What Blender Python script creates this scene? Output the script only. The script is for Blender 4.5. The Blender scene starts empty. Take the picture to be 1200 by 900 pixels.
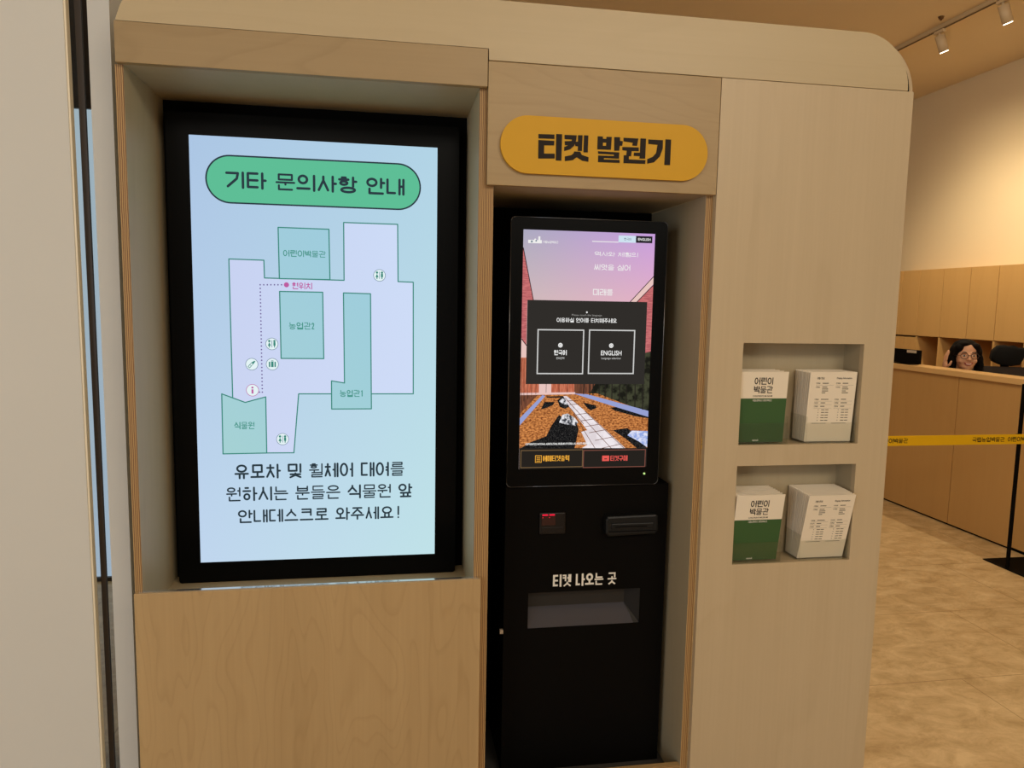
import bpy, bmesh, math, random
from mathutils import Vector, Matrix
random.seed(7)
S = bpy.context.scene
COL = S.collection

# ------------------------------------------------------------------ camera
cd = bpy.data.cameras.new('camera'); cam = bpy.data.objects.new('camera', cd); COL.objects.link(cam)
cd.sensor_fit = 'HORIZONTAL'; cd.sensor_width = 36.0; cd.lens = 863.64 / 1200 * 36.0
cd.clip_start = 0.05; cd.clip_end = 100
_r = Vector((0.98613057, -0.16495757, 0.01831651)); _d = Vector((0.00011710, -0.10966796, -0.99396827)); _f = Vector((0.16597132, 0.98018465, -0.10812761))
cam.matrix_world = Matrix(((_r.x, -_d.x, -_f.x, 0.0), (_r.y, -_d.y, -_f.y, -1.85), (_r.z, -_d.z, -_f.z, 1.45), (0, 0, 0, 1)))
S.camera = cam

# ------------------------------------------------------------------ colour management, world, lamps
S.view_settings.view_transform = 'Standard'; S.view_settings.look = 'None'
S.view_settings.exposure = 0.0; S.view_settings.gamma = 1.0; S.view_settings.use_curve_mapping = False
W = bpy.data.worlds.new('world'); S.world = W; W.use_nodes = True
W.node_tree.nodes['Background'].inputs[0].default_value = (1.0, 0.95, 0.88, 1)
W.node_tree.nodes['Background'].inputs[1].default_value = 0.43

def area(name, loc, target, sx, sy, power, col):
    l = bpy.data.lights.new(name, 'AREA'); l.shape = 'RECTANGLE'; l.size = sx; l.size_y = sy; l.energy = power; l.color = col
    o = bpy.data.objects.new(name, l); COL.objects.link(o); o.location = loc
    o.rotation_euler = (Vector(target) - Vector(loc)).to_track_quat('-Z', 'Y').to_euler(); return o
def spot(name, loc, target, power, ang, blend, col, rad=0.03):
    l = bpy.data.lights.new(name, 'SPOT'); l.energy = power; l.spot_size = math.radians(ang); l.spot_blend = blend; l.color = col; l.shadow_soft_size = rad
    o = bpy.data.objects.new(name, l); COL.objects.link(o); o.location = loc
    o.rotation_euler = (Vector(target) - Vector(loc)).to_track_quat('-Z', 'Y').to_euler(); return o
area('unseen_ceiling_lamp', (1.8, -4.2, 3.6), (0.8, 0.0, 1.0), 2.4, 1.2, 106, (1.0, 0.90, 0.74))
area('unseen_ceiling_lamp', (-1.0, -4.6, 3.6), (-0.4, 0.0, 0.8), 1.6, 1.2, 26, (1.0, 0.92, 0.80))
area('unseen_ceiling_lamp', (2.2, 1.4, 3.62), (3.3, 1.7, 0.6), 1.6, 2.4, 70, (1.0, 0.85, 0.62))  # unseen lamp, added light tilted to brighten the upper right wall
area('daylight_window', (-3.6, -4.2, 1.6), (-0.6, 0.0, 1.2), 1.6, 2.2, 48, (0.80, 0.90, 1.0))

# ------------------------------------------------------------------ colour + material helpers
def lin(c):
    def f(v):
        v /= 255.0
        return v / 12.92 if v <= 0.04045 else ((v + 0.055) / 1.055) ** 2.4
    return (f(c[0]), f(c[1]), f(c[2]), 1.0)
def new_mat(name):
    m = bpy.data.materials.new(name); m.use_nodes = True; nt = m.node_tree
    return m, nt, nt.nodes['Principled BSDF']
def plain(name, rgb, rough=0.5, metal=0.0, spec=0.5, noise=0.0, nscale=40):
    m, nt, b = new_mat(name)
    b.inputs['Base Color'].default_value = lin(rgb); b.inputs['Roughness'].default_value = rough
    b.inputs['Metallic'].default_value = metal; b.inputs['Specular IOR Level'].default_value = spec
    if noise:
        tc = nt.nodes.new('ShaderNodeTexCoord'); n = nt.nodes.new('ShaderNodeTexNoise'); n.inputs['Scale'].default_value = nscale; n.inputs['Detail'].default_value = 4
        nt.links.new(tc.outputs['Object'], n.inputs['Vector'])
        h = nt.nodes.new('ShaderNodeHueSaturation'); h.inputs['Color'].default_value = lin(rgb)
        mr = nt.nodes.new('ShaderNodeMapRange'); mr.inputs['To Min'].default_value = 1 - noise; mr.inputs['To Max'].default_value = 1 + noise
        nt.links.new(n.outputs['Fac'], mr.inputs['Value']); nt.links.new(mr.outputs['Result'], h.inputs['Value']); nt.links.new(h.outputs['Color'], b.inputs['Base Color'])
    return m
def glow(name, rgb, strength=1.0, rgb2=None, nscale=0, stretch=(1, 1, 1), lo=0.4, hi=0.6):
    m = bpy.data.materials.new(name); m.use_nodes = True; nt = m.node_tree; nt.nodes.clear()
    out = nt.nodes.new('ShaderNodeOutputMaterial'); e = nt.nodes.new('ShaderNodeEmission')
    e.inputs['Color'].default_value = lin(rgb); e.inputs['Strength'].default_value = strength
    nt.links.new(e.outputs[0], out.inputs['Surface'])
    if rgb2 and nscale:
        tc = nt.nodes.new('ShaderNodeTexCoord'); mp = nt.nodes.new('ShaderNodeMapping'); mp.inputs['Scale'].default_value = stretch
        n = nt.nodes.new('ShaderNodeTexNoise'); n.inputs['Scale'].default_value = nscale; n.inputs['Detail'].default_value = 3
        r = nt.nodes.new('ShaderNodeValToRGB'); r.color_ramp.elements[0].color = lin(rgb); r.color_ramp.elements[1].color = lin(rgb2)
        r.color_ramp.elements[0].position = lo; r.color_ramp.elements[1].position = hi
        nt.links.new(tc.outputs['Object'], mp.inputs[0]); nt.links.new(mp.outputs[0], n.inputs['Vector']); nt.links.new(n.outputs['Fac'], r.inputs[0]); nt.links.new(r.outputs[0], e.inputs['Color'])
    return m
def glow_gradient(name, corners, box):
    """picture shown on a screen: a bilinear blend of four colours (bottom-left, bottom-right, top-left, top-right) over a box of object x, z"""
    m = bpy.data.materials.new(name); m.use_nodes = True; nt = m.node_tree; nt.nodes.clear()
    out = nt.nodes.new('ShaderNodeOutputMaterial'); e = nt.nodes.new('ShaderNodeEmission'); nt.links.new(e.outputs[0], out.inputs['Surface'])
    tc = nt.nodes.new('ShaderNodeTexCoord'); sp = nt.nodes.new('ShaderNodeSeparateXYZ'); nt.links.new(tc.outputs['Object'], sp.inputs[0])
    def rng(o, a, b_):
        r = nt.nodes.new('ShaderNodeMapRange'); r.inputs['From Min'].default_value = a; r.inputs['From Max'].default_value = b_; nt.links.new(o, r.inputs['Value']); return r.outputs['Result']
    u = rng(sp.outputs['X'], box[0], box[1]); v = rng(sp.outputs['Z'], box[2], box[3])
    def mix(f, a, b_):
        x = nt.nodes.new('ShaderNodeMix'); x.data_type = 'RGBA'; nt.links.new(f, x.inputs[0])
        for s_, c in ((6, a), (7, b_)):
            if isinstance(c, tuple): x.inputs[s_].default_value = lin(c)
            else: nt.links.new(c, x.inputs[s_])
        return x.outputs[2]
    nt.links.new(mix(v, mix(u, corners[0], corners[1]), mix(u, corners[2], corners[3])), e.inputs['Color'])
    return m
def wood(name, light, dark, along='z', contour=0.25, freq=9.0, seed=0.0, rough=0.42, streak=0.5, size=1.0):
    """rotary-cut veneer: soft tone drift, fine streaks along the grain and thin growth-ring contour lines"""
    m, nt, b = new_mat(name); N = nt.nodes.new; L = nt.links.new
    tc = N('ShaderNodeTexCoord')
    def noise(scale, sc, det, dist=0.0):
        mp = N('ShaderNodeMapping'); mp.inputs['Scale'].default_value = sc; mp.inputs['Location'].default_value = (seed, seed * 1.7, seed * .6)
        n = N('ShaderNodeTexNoise'); n.inputs['Scale'].default_value = scale; n.inputs['Detail'].default_value = det; n.inputs['Distortion'].default_value = dist
        L(tc.outputs['Object'], mp.inputs[0]); L(mp.outputs[0], n.inputs['Vector']); return n.outputs['Fac']
    g = {'z': (1, 1, .20), 'x': (.20, 1, 1), 'y': (1, .2, 1)}[along]
    s = {'z': (1, 1, .02), 'x': (.02, 1, 1), 'y': (1, .02, 1)}[along]
    broad = noise(2.6 * size, g, 2, .3); fine = noise(150, s, 2); mid = noise(26, s, 2)
    mul = N('ShaderNodeMath'); mul.operation = 'MULTIPLY'; mul.inputs[1].default_value = freq; L(broad, mul.inputs[0])
    fr = N('ShaderNodeMath'); fr.operation = 'FRACT'; L(mul.outputs[0], fr.inputs[0])
    rp = N('ShaderNodeValToRGB'); rp.color_ramp.elements[0].position = 0.0; rp.color_ramp.elements[0].color = (1, 1, 1, 1)
    rp.color_ramp.elements[1].position = 0.22; rp.color_ramp.elements[1].color = (0, 0, 0, 1)
    e = rp.color_ramp.elements.new(0.93); e.color = (0, 0, 0, 1); e = rp.color_ramp.elements.new(1.0); e.color = (1, 1, 1, 1); L(fr.outputs[0], rp.inputs[0])
    def mm(o, k):
        x = N('ShaderNodeMath'); x.operation = 'MULTIPLY'; x.inputs[1].default_value = k; L(o, x.inputs[0]); return x.outputs[0]
    def add(a, c):
        x = N('ShaderNodeMath'); x.operation = 'ADD'; L(a, x.inputs[0]); L(c, x.inputs[1]); return x.outputs[0]
    tot = add(add(mm(rp.outputs[0], contour), mm(fine, streak * .35)), add(mm(mid, streak * .35), mm(broad, .3)))
    mx = N('ShaderNodeMix'); mx.data_type = 'RGBA'; mx.inputs[6].default_value = lin(light); mx.inputs[7].default_value = lin(dark); mx.clamp_factor = True
    L(tot, mx.inputs[0]); L(mx.outputs[2], b.inputs['Base Color'])
    b.inputs['Roughness'].default_value = rough; b.inputs['Specular IOR Level'].default_value = 0.35
    return m
def ply_edge(name, axis, light, dark, period=0.0042):
    m, nt, b = new_mat(name); N = nt.nodes.new; L = nt.links.new
    tc = N('ShaderNodeTexCoord'); sp = N('ShaderNodeSeparateXYZ'); L(tc.outputs['Object'], sp.inputs[0])
    d = N('ShaderNodeMath'); d.operation = 'DIVIDE'; d.inputs[1].default_value = period; L(sp.outputs[axis], d.inputs[0])
    n = N('ShaderNodeTexNoise'); n.inputs['Scale'].default_value = 22; L(tc.outputs['Object'], n.inputs['Vector'])
    nm = N('ShaderNodeMath'); nm.operation = 'MULTIPLY'; nm.inputs[1].default_value = .9; L(n.outputs['Fac'], nm.inputs[0])
    ad = N('ShaderNodeMath'); ad.operation = 'ADD'; L(d.outputs[0], ad.inputs[0]); L(nm.outputs[0], ad.inputs[1])
    fr = N('ShaderNodeMath'); fr.operation = 'FRACT'; L(ad.outputs[0], fr.inputs[0])
    rp = N('ShaderNodeValToRGB'); rp.color_ramp.elements[0].color = lin(light); rp.color_ramp.elements[1].color = lin(dark)
    rp.color_ramp.elements[0].position = .45; rp.color_ramp.elements[1].position = .62; L(fr.outputs[0], rp.inputs[0]); L(rp.outputs[0], b.inputs['Base Color'])
    b.inputs['Roughness'].default_value = .6
    return m
def clear(name, tint, gloss=0.08):
    m = bpy.data.materials.new(name); m.use_nodes = True; nt = m.node_tree; nt.nodes.clear()
    out = nt.nodes.new('ShaderNodeOutputMaterial'); t = nt.nodes.new('ShaderNodeBsdfTransparent'); g = nt.nodes.new('ShaderNodeBsdfGlossy'); x = nt.nodes.new('ShaderNodeMixShader')
    t.inputs[0].default_value = tint; g.inputs['Roughness'].default_value = .05
    fz = nt.nodes.new('ShaderNodeLayerWeight'); fz.inputs[0].default_value = .5
    pw = nt.nodes.new('ShaderNodeMath'); pw.operation = 'POWER'; pw.inputs[1].default_value = 4; nt.links.new(fz.outputs['Facing'], pw.inputs[0])
    ma = nt.nodes.new('ShaderNodeMath'); ma.operation = 'MULTIPLY_ADD'; ma.inputs[1].default_value = .5; ma.inputs[2].default_value = .035; nt.links.new(pw.outputs[0], ma.inputs[0])
    nt.links.new(ma.outputs[0], x.inputs[0]); nt.links.new(t.outputs[0], x.inputs[1]); nt.links.new(g.outputs[0], x.inputs[2]); nt.links.new(x.outputs[0], out.inputs['Surface'])
    return m

# ------------------------------------------------------------------ mesh builder
ORG = {}
class MB:
    def __init__(self): self.bm = bmesh.new(); self.k = 0
    def face(self, pts, mat=0, smooth=False):
        vs = [self.bm.verts.new(p) for p in pts]; f = self.bm.faces.new(vs); f.material_index = mat; f.smooth = smooth; return f
    def take(self, tmp, mat=0, smooth=False, mx=None):
        mp = {}
        for v in tmp.verts: mp[v] = self.bm.verts.new(mx @ v.co if mx else v.co)
        for f in tmp.faces:
            try: g = self.bm.faces.new([mp[v] for v in f.verts])
            except ValueError: continue
            g.material_index = mat; g.smooth = smooth or f.smooth
        tmp.free()
    def box(self, x0, x1, y0, y1, z0, z1, bev=0.0, mat=0, seg=2):
        t = bmesh.new(); bmesh.ops.create_cube(t, size=1.0)
        for v in t.verts: v.co = Vector(((x0 + x1) / 2 + v.co.x * (x1 - x0), (y0 + y1) / 2 + v.co.y * (y1 - y0), (z0 + z1) / 2 + v.co.z * (z1 - z0)))
        if bev: bmesh.ops.bevel(t, geom=list(t.edges), offset=bev, segments=seg, profile=.5, affect='EDGES')
        self.take(t, mat); return self
    def prism(self, pts, y0, y1, mat=0, bev=0.0):
        """outline in x, z (any order) extruded from y0 to y1"""
        ar = sum(pts[i][0] * pts[(i + 1) % len(pts)][1] - pts[(i + 1) % len(pts)][0] * pts[i][1] for i in range(len(pts)))
        if ar < 0: pts = pts[::-1]
        t = bmesh.new(); a = [t.verts.new((x, y0, z)) for x, z in pts]; b = [t.verts.new((x, y1, z)) for x, z in pts]
        f0 = t.faces.new(a); t.faces.new(b[::-1])
        n = len(pts)
        for i in range(n): t.faces.new((a[i], b[i], b[(i + 1) % n], a[(i + 1) % n]))
        if bev: bmesh.ops.bevel(t, geom=list(f0.edges), offset=bev, segments=2, profile=.5, affect='EDGES')
        bmesh.ops.recalc_face_normals(t, faces=list(t.faces))
        self.take(t, mat); return self
    def cells(self, xs, zs, holes, y0, y1, mat=0):
        nx, nz = len(xs) - 1, len(zs) - 1; S_ = {(i, j) for i in range(nx) for j in range(nz)} - set(holes)
        for i, j in S_:
            x0, x1, z0, z1 = xs[i], xs[i + 1], zs[j], zs[j + 1]
            self.face([(x0, y0, z0), (x1, y0, z0), (x1, y0, z1), (x0, y0, z1)], mat); self.face([(x0, y1, z0), (x0, y1, z1), (x1, y1, z1), (x1, y1, z0)], mat)
            if (i - 1, j) not in S_: self.face([(x0, y0, z0), (x0, y0, z1), (x0, y1, z1), (x0, y1, z0)], mat)
            if (i + 1, j) not in S_: self.face([(x1, y0, z0), (x1, y1, z0), (x1, y1, z1), (x1, y0, z1)], mat)
            if (i, j - 1) not in S_: self.face([(x0, y0, z0), (x0, y1, z0), (x1, y1, z0), (x1, y0, z0)], mat)
            if (i, j + 1) not in S_: self.face([(x0, y0, z1), (x1, y0, z1), (x1, y1, z1), (x0, y1, z1)], mat)
        bmesh.ops.remove_doubles(self.bm, verts=list(self.bm.verts), dist=1e-5); return self
    def tube(self, p0, p1, r0, r1=None, seg=16, mat=0, caps=True):
        r1 = r0 if r1 is None else r1; p0 = Vector(p0); p1 = Vector(p1); q = (p1 - p0).to_track_quat('Z', 'Y')
        a = []; b = []
        for i in range(seg):
            t = 2 * math.pi * i / seg; o = q @ Vector((math.cos(t), math.sin(t), 0)); a.append(self.bm.verts.new(p0 + o * r0)); b.append(self.bm.verts.new(p1 + o * r1))
        for i in range(seg):
            f = self.bm.faces.new((a[i], a[(i + 1) % seg], b[(i + 1) % seg], b[i])); f.smooth = True; f.material_index = mat
        if caps:
            for c in (a[::-1], b): f = self.bm.faces.new(c); f.material_index = mat
        return self
    def path(self, pts, r, seg=10, mat=0):
        for p, q in zip(pts, pts[1:]): self.tube(p, q, r, r, seg, mat)
        for p in pts[1:-1]: self.ball(p, (r, r, r), mat, 1)
        return self
    def ball(self, c, r, mat=0, sub=3, mx=None):
        t = bmesh.new(); bmesh.ops.create_icosphere(t, subdivisions=sub, radius=1.0)
        for v in t.verts: v.co = Vector((v.co.x * r[0], v.co.y * r[1], v.co.z * r[2]))
        M = Matrix.Translation(c) @ (mx or Matrix())
        self.take(t, mat, True, M); return self
    def capsule(self, p0, p1, r0, r1, mat=0):
        self.tube(p0, p1, r0, r1, 14, mat); self.ball(p0, (r0,) * 3, mat, 2); self.ball(p1, (r1,) * 3, mat, 2); return self
    # flat print, facing -y, at depth y
    def flat(self, pts, y, mat=0):
        ar = sum(pts[i][0] * pts[(i + 1) % len(pts)][1] - pts[(i + 1) % len(pts)][0] * pts[i][1] for i in range(len(pts)))
        if ar < 0: pts = pts[::-1]
        self.face([(x, y, z) for x, z in pts], mat); return self
    def rect(self, x0, z0, x1, z1, y, mat=0): return self.flat([(x0, z0), (x1, z0), (x1, z1), (x0, z1)], y, mat)
    def line(self, p, q, w, y, mat=0, cap=False):
        d = Vector((q[0] - p[0], q[1] - p[1])); l = d.length
        if l < 1e-7: return self
        self.k += 1; y = y - (self.k % 7) * 2e-5
        d /= l; n = Vector((-d.y, d.x)) * (w / 2); e = d * (w / 2 if cap == 'sq' else 0)
        P_ = [(p[0] - e.x - n.x, p[1] - e.y - n.y), (q[0] + e.x - n.x, q[1] + e.y - n.y), (q[0] + e.x + n.x, q[1] + e.y + n.y), (p[0] - e.x + n.x, p[1] - e.y + n.y)]
        self.flat(P_, y, mat)
        if cap == 'round':
            self.disc(p, w / 2, y, mat, 10); self.disc(q, w / 2, y, mat, 10)
        return self
    def disc(self, c, r, y, mat=0, seg=24): return self.flat([(c[0] + r * math.cos(2 * math.pi * i / seg), c[1] + r * math.sin(2 * math.pi * i / seg)) for i in range(seg)], y, mat)
    def ring(self, c, r, w, y, mat=0, seg=32):
        for i in range(seg):
            a, b = 2 * math.pi * i / seg, 2 * math.pi * (i + 1) / seg
            self.flat([(c[0] + k * math.cos(t), c[1] + k * math.sin(t)) for k, t in ((r - w / 2, a), (r + w / 2, a), (r + w / 2, b), (r - w / 2, b))], y, mat)
        return self
    def outline(self, pts, w, y, mat=0):
        for i in range(len(pts)): self.line(pts[i], pts[(i + 1) % len(pts)], w, y, mat, 'round')
        return self
    def build(self, name, mats, parent=None, origin=None):
        base = Vector(ORG.get(parent, (0, 0, 0))) if parent else Vector(origin or (0, 0, 0))
        for v in self.bm.verts: v.co -= base
        me = bpy.data.meshes.new(name); self.bm.to_mesh(me); self.bm.free()
        for m in (mats if isinstance(mats, (list, tuple)) else [mats]): me.materials.append(m)
        o = bpy.data.objects.new(name, me); COL.objects.link(o)
        if parent: o.parent = parent; ORG[o] = ORG.get(parent, (0, 0, 0))
        else: o.location = base; ORG[o] = tuple(base)
        return o
def thing(name, label, cat, loc=(0, 0, 0), rz=0.0, group=None, local=False):
    o = bpy.data.objects.new(name, None); COL.objects.link(o); o.empty_display_size = .05
    o.location = loc; o.rotation_euler = (0, 0, rz); tag(o, label, cat, group)
    ORG[o] = (0, 0, 0) if (rz or local) else tuple(loc); return o
def tag(o, label, cat, group=None):
    o['label'] = label; o['category'] = cat
    if group: o['group'] = group
    return o
def struct(o): o['kind'] = 'structure'; return o
def remesh(o, voxel, smooth=2):
    m = o.modifiers.new('fuse', 'REMESH'); m.mode = 'VOXEL'; m.voxel_size = voxel; m.use_smooth_shade = True
    if smooth: k = o.modifiers.new('soft', 'SMOOTH'); k.iterations = smooth; k.factor = .5
    dg = bpy.context.evaluated_depsgraph_get(); me = bpy.data.meshes.new_from_object(o.evaluated_get(dg))
    o.modifiers.clear(); mats = list(o.data.materials); o.data = me
    me.materials.clear()
    for q in mats: me.materials.append(q)
    return o
def rrect(x0, z0, x1, z1, r, n=6):
    P_ = []
    for cx, cz, a0 in ((x1 - r, z0 + r, -90), (x1 - r, z1 - r, 0), (x0 + r, z1 - r, 90), (x0 + r, z0 + r, 180)):
        for i in range(n + 1):
            a = math.radians(a0 + 90 * i / n); P_.append((cx + r * math.cos(a), cz + r * math.sin(a)))
    return P_

# ------------------------------------------------------------------ Korean lettering drawn stroke by stroke
def _ell(x0, y0, x1, y1, n=18): return [((x0 + x1) / 2 + (x1 - x0) / 2 * math.cos(2 * math.pi * i / n), (y0 + y1) / 2 + (y1 - y0) / 2 * math.sin(2 * math.pi * i / n)) for i in range(n + 1)]
CONS = {
 'ㄱ': [[(0, 1), (1, 1), (1, 0)]], 'ㄴ': [[(0, 1), (0, 0), (1, 0)]], 'ㄷ': [[(1, 1), (0, 1), (0, 0), (1, 0)]],
 'ㄹ': [[(0, 1), (1, 1), (1, .5), (0, .5), (0, 0), (1, 0)]], 'ㅁ': [[(0, 0), (0, 1), (1, 1), (1, 0), (0, 0)]],
 'ㅂ': [[(0, 1), (0, 0), (1, 0), (1, 1)], [(0, .52), (1, .52)]], 'ㅅ': [[(.5, 1), (.5, .72), (0, 0)], [(.5, .72), (1, 0)]],
 'ㅇ': [_ell(0, 0, 1, 1)], 'ㅈ': [[(0, 1), (1, 1)], [(.5, 1), (.5, .7), (0, 0)], [(.5, .7), (1, 0)]],
 'ㅊ': [[(.5, 1), (.5, .76)], [(.02, .76), (.98, .76)], [(.5, .76), (.5, .56), (0, 0)], [(.5, .56), (1, 0)]],
 'ㅋ': [[(0, 1), (1, 1), (1, 0)], [(0, .52), (1, .52)]], 'ㅌ': [[(1, 1), (0, 1), (0, 0), (1, 0)], [(0, .5), (1, .5)]],
 'ㅍ': [[(0, 1), (1, 1)], [(.28, 1), (.28, 0)], [(.72, 1), (.72, 0)], [(0, 0), (1, 0)]],
 'ㅎ': [[(.3, 1), (.7, 1)], [(0, .73), (1, .73)], _ell(.12, 0, .88, .47)]}
CONS['ㅆ'] = [[(x * .46 + k, y) for x, y in s] for k in (0, .54) for s in CONS['ㅅ']]
CONS['ㄲ'] = [[(x * .42 + k, y) for x, y in s] for k in (0, .58) for s in CONS['ㄱ']]
CONS['ㄸ'] = [[(x * .42 + k, y) for x, y in s] for k in (0, .58) for s in CONS['ㄷ']]
INI = 'ㄱㄲㄴㄷㄸㄹㅁㅂㅃㅅㅆㅇㅈㅉㅊㅋㅌㅍㅎ'; MED = 'ㅏㅐㅑㅒㅓㅔㅕㅖㅗㅘㅙㅚㅛㅜㅝㅞㅟㅠㅡㅢㅣ'
FIN = ['', 'ㄱ', 'ㄲ', 'ㄳ', 'ㄴ', 'ㄵ', 'ㄶ', 'ㄷ', 'ㄹ', 'ㄺ', 'ㄻ', 'ㄼ', 'ㄽ', 'ㄾ', 'ㄿ', 'ㅀ', 'ㅁ', 'ㅂ', 'ㅄ', 'ㅅ', 'ㅆ', 'ㅇ', 'ㅈ', 'ㅊ', 'ㅋ', 'ㅌ', 'ㅍ', 'ㅎ']
VPART = {'ㅘ': ('ㅗ', 'ㅏ'), 'ㅙ': ('ㅗ', 'ㅐ'), 'ㅚ': ('ㅗ', 'ㅣ'), 'ㅝ': ('ㅜ', 'ㅓ'), 'ㅞ': ('ㅜ', 'ㅔ'), 'ㅟ': ('ㅜ', 'ㅣ'), 'ㅢ': ('ㅡ', 'ㅣ')}
def _put(s, x0, y0, x1, y1): return [[(x0 + x * (x1 - x0), y0 + y * (y1 - y0)) for x, y in p] for p in s]
def _vert(v, y0, y1, xr=.88, mixed=False):
    m = (y0 + y1) / 2 + (.03 if not mixed else .08); g = .13; L = []
    if v in 'ㅣ': return [[(xr, y0), (xr, y1)]], xr
    if v == 'ㅏ': return [[(xr - .1, y0), (xr - .1, y1)], [(xr - .1, m), (xr + .08, m)]], xr - .1
    if v == 'ㅑ': return [[(xr - .1, y0), (xr - .1, y1)], [(xr - .1, m + .12), (xr + .08, m + .12)], [(xr - .1, m - .12), (xr + .08, m - .12)]], xr - .1
    if v == 'ㅓ': return [[(xr, y0), (xr, y1)], [(xr, m), (xr - g, m)]], xr - g
    if v == 'ㅕ': return [[(xr, y0), (xr, y1)], [(xr, m + .12), (xr - g, m + .12)], [(xr, m - .1), (xr - g, m - .1)]], xr - g
    if v == 'ㅐ': return [[(xr + .04, y0), (xr + .04, y1)], [(xr - .19, y0), (xr - .19, y1)], [(xr - .19, m), (xr + .04, m)]], xr - .19
    if v == 'ㅔ': return [[(xr + .04, y0), (xr + .04, y1)], [(xr - .16, y0), (xr - .16, y1)], [(xr - .16, m), (xr - .29, m)]], xr - .28
    if v == 'ㅖ': return [[(xr + .04, y0), (xr + .04, y1)], [(xr - .16, y0), (xr - .16, y1)], [(xr - .16, m + .1), (xr - .28, m + .1)], [(xr - .16, m - .1), (xr - .28, m - .1)]], xr - .27
def _horz(v, x0, x1, yb, up, dn):
    m = (x0 + x1) / 2; L = [[(x0, yb), (x1, yb)]]; q = (x1 - x0) * .17
    if v == 'ㅗ': L.append([(m, yb), (m, yb + up)])
    if v == 'ㅛ': L += [[(m - q, yb), (m - q, yb + up)], [(m + q, yb), (m + q, yb + up)]]
    if v == 'ㅜ': L.append([(m, yb), (m, yb - dn)])
    if v == 'ㅠ': L += [[(m - q, yb), (m - q, yb - dn)], [(m + q, yb), (m + q, yb - dn)]]
    return L
def syllable(ch, sx=.1):
    k = ord(ch) - 0xAC00
    if not 0 <= k < 11172:
        return {'!': [[(.5, 1), (.5, .3)], [(.5, .06), (.5, .04)]], '1': [[(.3, .82), (.5, .95), (.5, .05)]],
                '2': [[(.2, .75), (.25, .9), (.45, .97), (.68, .9), (.74, .72), (.6, .5), (.18, .05), (.78, .05)]]}.get(ch, [])
    i, v, f = INI[k // 588], MED[k % 588 // 28], FIN[k % 28]; c = CONS[i]; out = []
    top = .98; fh = .33 if f == 'ㄹ' else .27
    if v in 'ㅗㅛㅜㅠㅡ':
        dn = v in 'ㅜㅠ'
        if f:
            out += _put(c, .13, .70 if f == 'ㄹ' else .66, .87, 1.0); out += _horz(v, .0, 1.0, .52 if f == 'ㄹ' else .47, .16, .14); out += _put(CONS[f], .13, .0, .87, fh)
        else:
            out += _put(c, .17, .50 if dn else .46, .83, top); out += _horz(v, .03, .97, .34 if dn else .08, .3, .34)
    elif v in VPART:
        h, vv = VPART[v]
        if f:
            vs, xl = _vert(vv, .38, 1, .95, True); out += vs; out += _put(c, .06, .70, .58, 1.0); out += _horz(h, .0, .70, .53 if h == 'ㅜ' else .46, .14, .14); out += _put(CONS[f], .18, .0, .95, fh)
        else:
            vs, xl = _vert(vv, 0, 1, .95, True); out += vs; out += _put(c, .08, .48, .55, top); out += _horz(h, .0, .68, .3 if h == 'ㅜ' else .12, .28, .28)
    else:
        vs, xl = _vert(v, .4 if f else 0, 1, .94); out += vs; xe = xl - (max(.21, 1.9 * sx) if v not in 'ㅓㅕㅔㅖ' else max(.10, 1.7 * sx))
        if f: out += _put(c, .04, .5, xe, top); out += _put(CONS[f], .16, .0, .94, .30)
        elif i == 'ㄱ': out += _put([[(0, 1), (1, 1), (.9, .6), (.1, 0)]], .04, .06, xe, .95)
        else: out += _put(c, .04, .07, xe, top)
    return out
def hangul(mb, text, x0, z0, x1, z1, y, w=0.11, mat=0, cap='round', space=0.40, gap=0.03):
    """text in the box x0..x1, z0..z1; w = stroke width as a share of the letter height"""
    adv = sum((space if c == ' ' else (.55 if c in '!12' else 1.0) + gap) for c in text) - gap
    u = (x1 - x0) / adv; h = z1 - z0; sw = w * h; x = x0; my = sw / 2; mx_ = sw / 2
    for c in text:
        if c == ' ': x += space * u; continue
        cw = (.55 if c in '!12' else 1.0) * u
        k_ = ord(c) - 0xAC00; f_ = FIN[k_ % 28] if 0 <= k_ < 11172 else ''; v_ = MED[k_ % 588 // 28] if 0 <= k_ < 11172 else ''
        lw = sw * (.70 if f_ == 'ㄹ' and v_ not in 'ㅏㅓㅣㅐㅔ' else .80 if f_ and (v_ in 'ㅗㅛㅜㅠㅡ' or v_ in VPART or v_ in 'ㅔㅐ') else 1.0)
        for s in syllable(c, lw / max(1e-6, cw - 2 * mx_)):
            q = [(x + mx_ + px * (cw - 2 * mx_), z0 + my + pz * (h - 2 * my)) for px, pz in s]
            for a, b in zip(q, q[1:]): mb.line(a, b, lw, y, mat, cap if len(q) < 8 else 'sq' if cap == 'sq' else 'round')
        x += cw + gap * u
def latin(mb, text, x0, z0, x1, z1, y, mat=0, bold=0.0):
    c = bpy.data.curves.new('text', 'FONT'); c.body = text; c.offset = bold; c.resolution_u = 2
    o = bpy.data.objects.new('text', c); me = bpy.data.meshes.new_from_object(o)
    xs = [v.co.x for v in me.vertices]; ys = [v.co.y for v in me.vertices]; a, b, p, q = min(xs), max(xs), min(ys), max(ys)
    vs = [mb.bm.verts.new((x0 + (v.co.x - a) / (b - a) * (x1 - x0), y, z0 + (v.co.y - p) / (q - p) * (z1 - z0))) for v in me.vertices]
    for f in me.polygons:
        try: g = mb.bm.faces.new([vs[i] for i in f.vertices]); g.material_index = mat
        except ValueError: pass
    bpy.data.objects.remove(o); bpy.data.meshes.remove(me); bpy.data.curves.remove(c)

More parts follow.
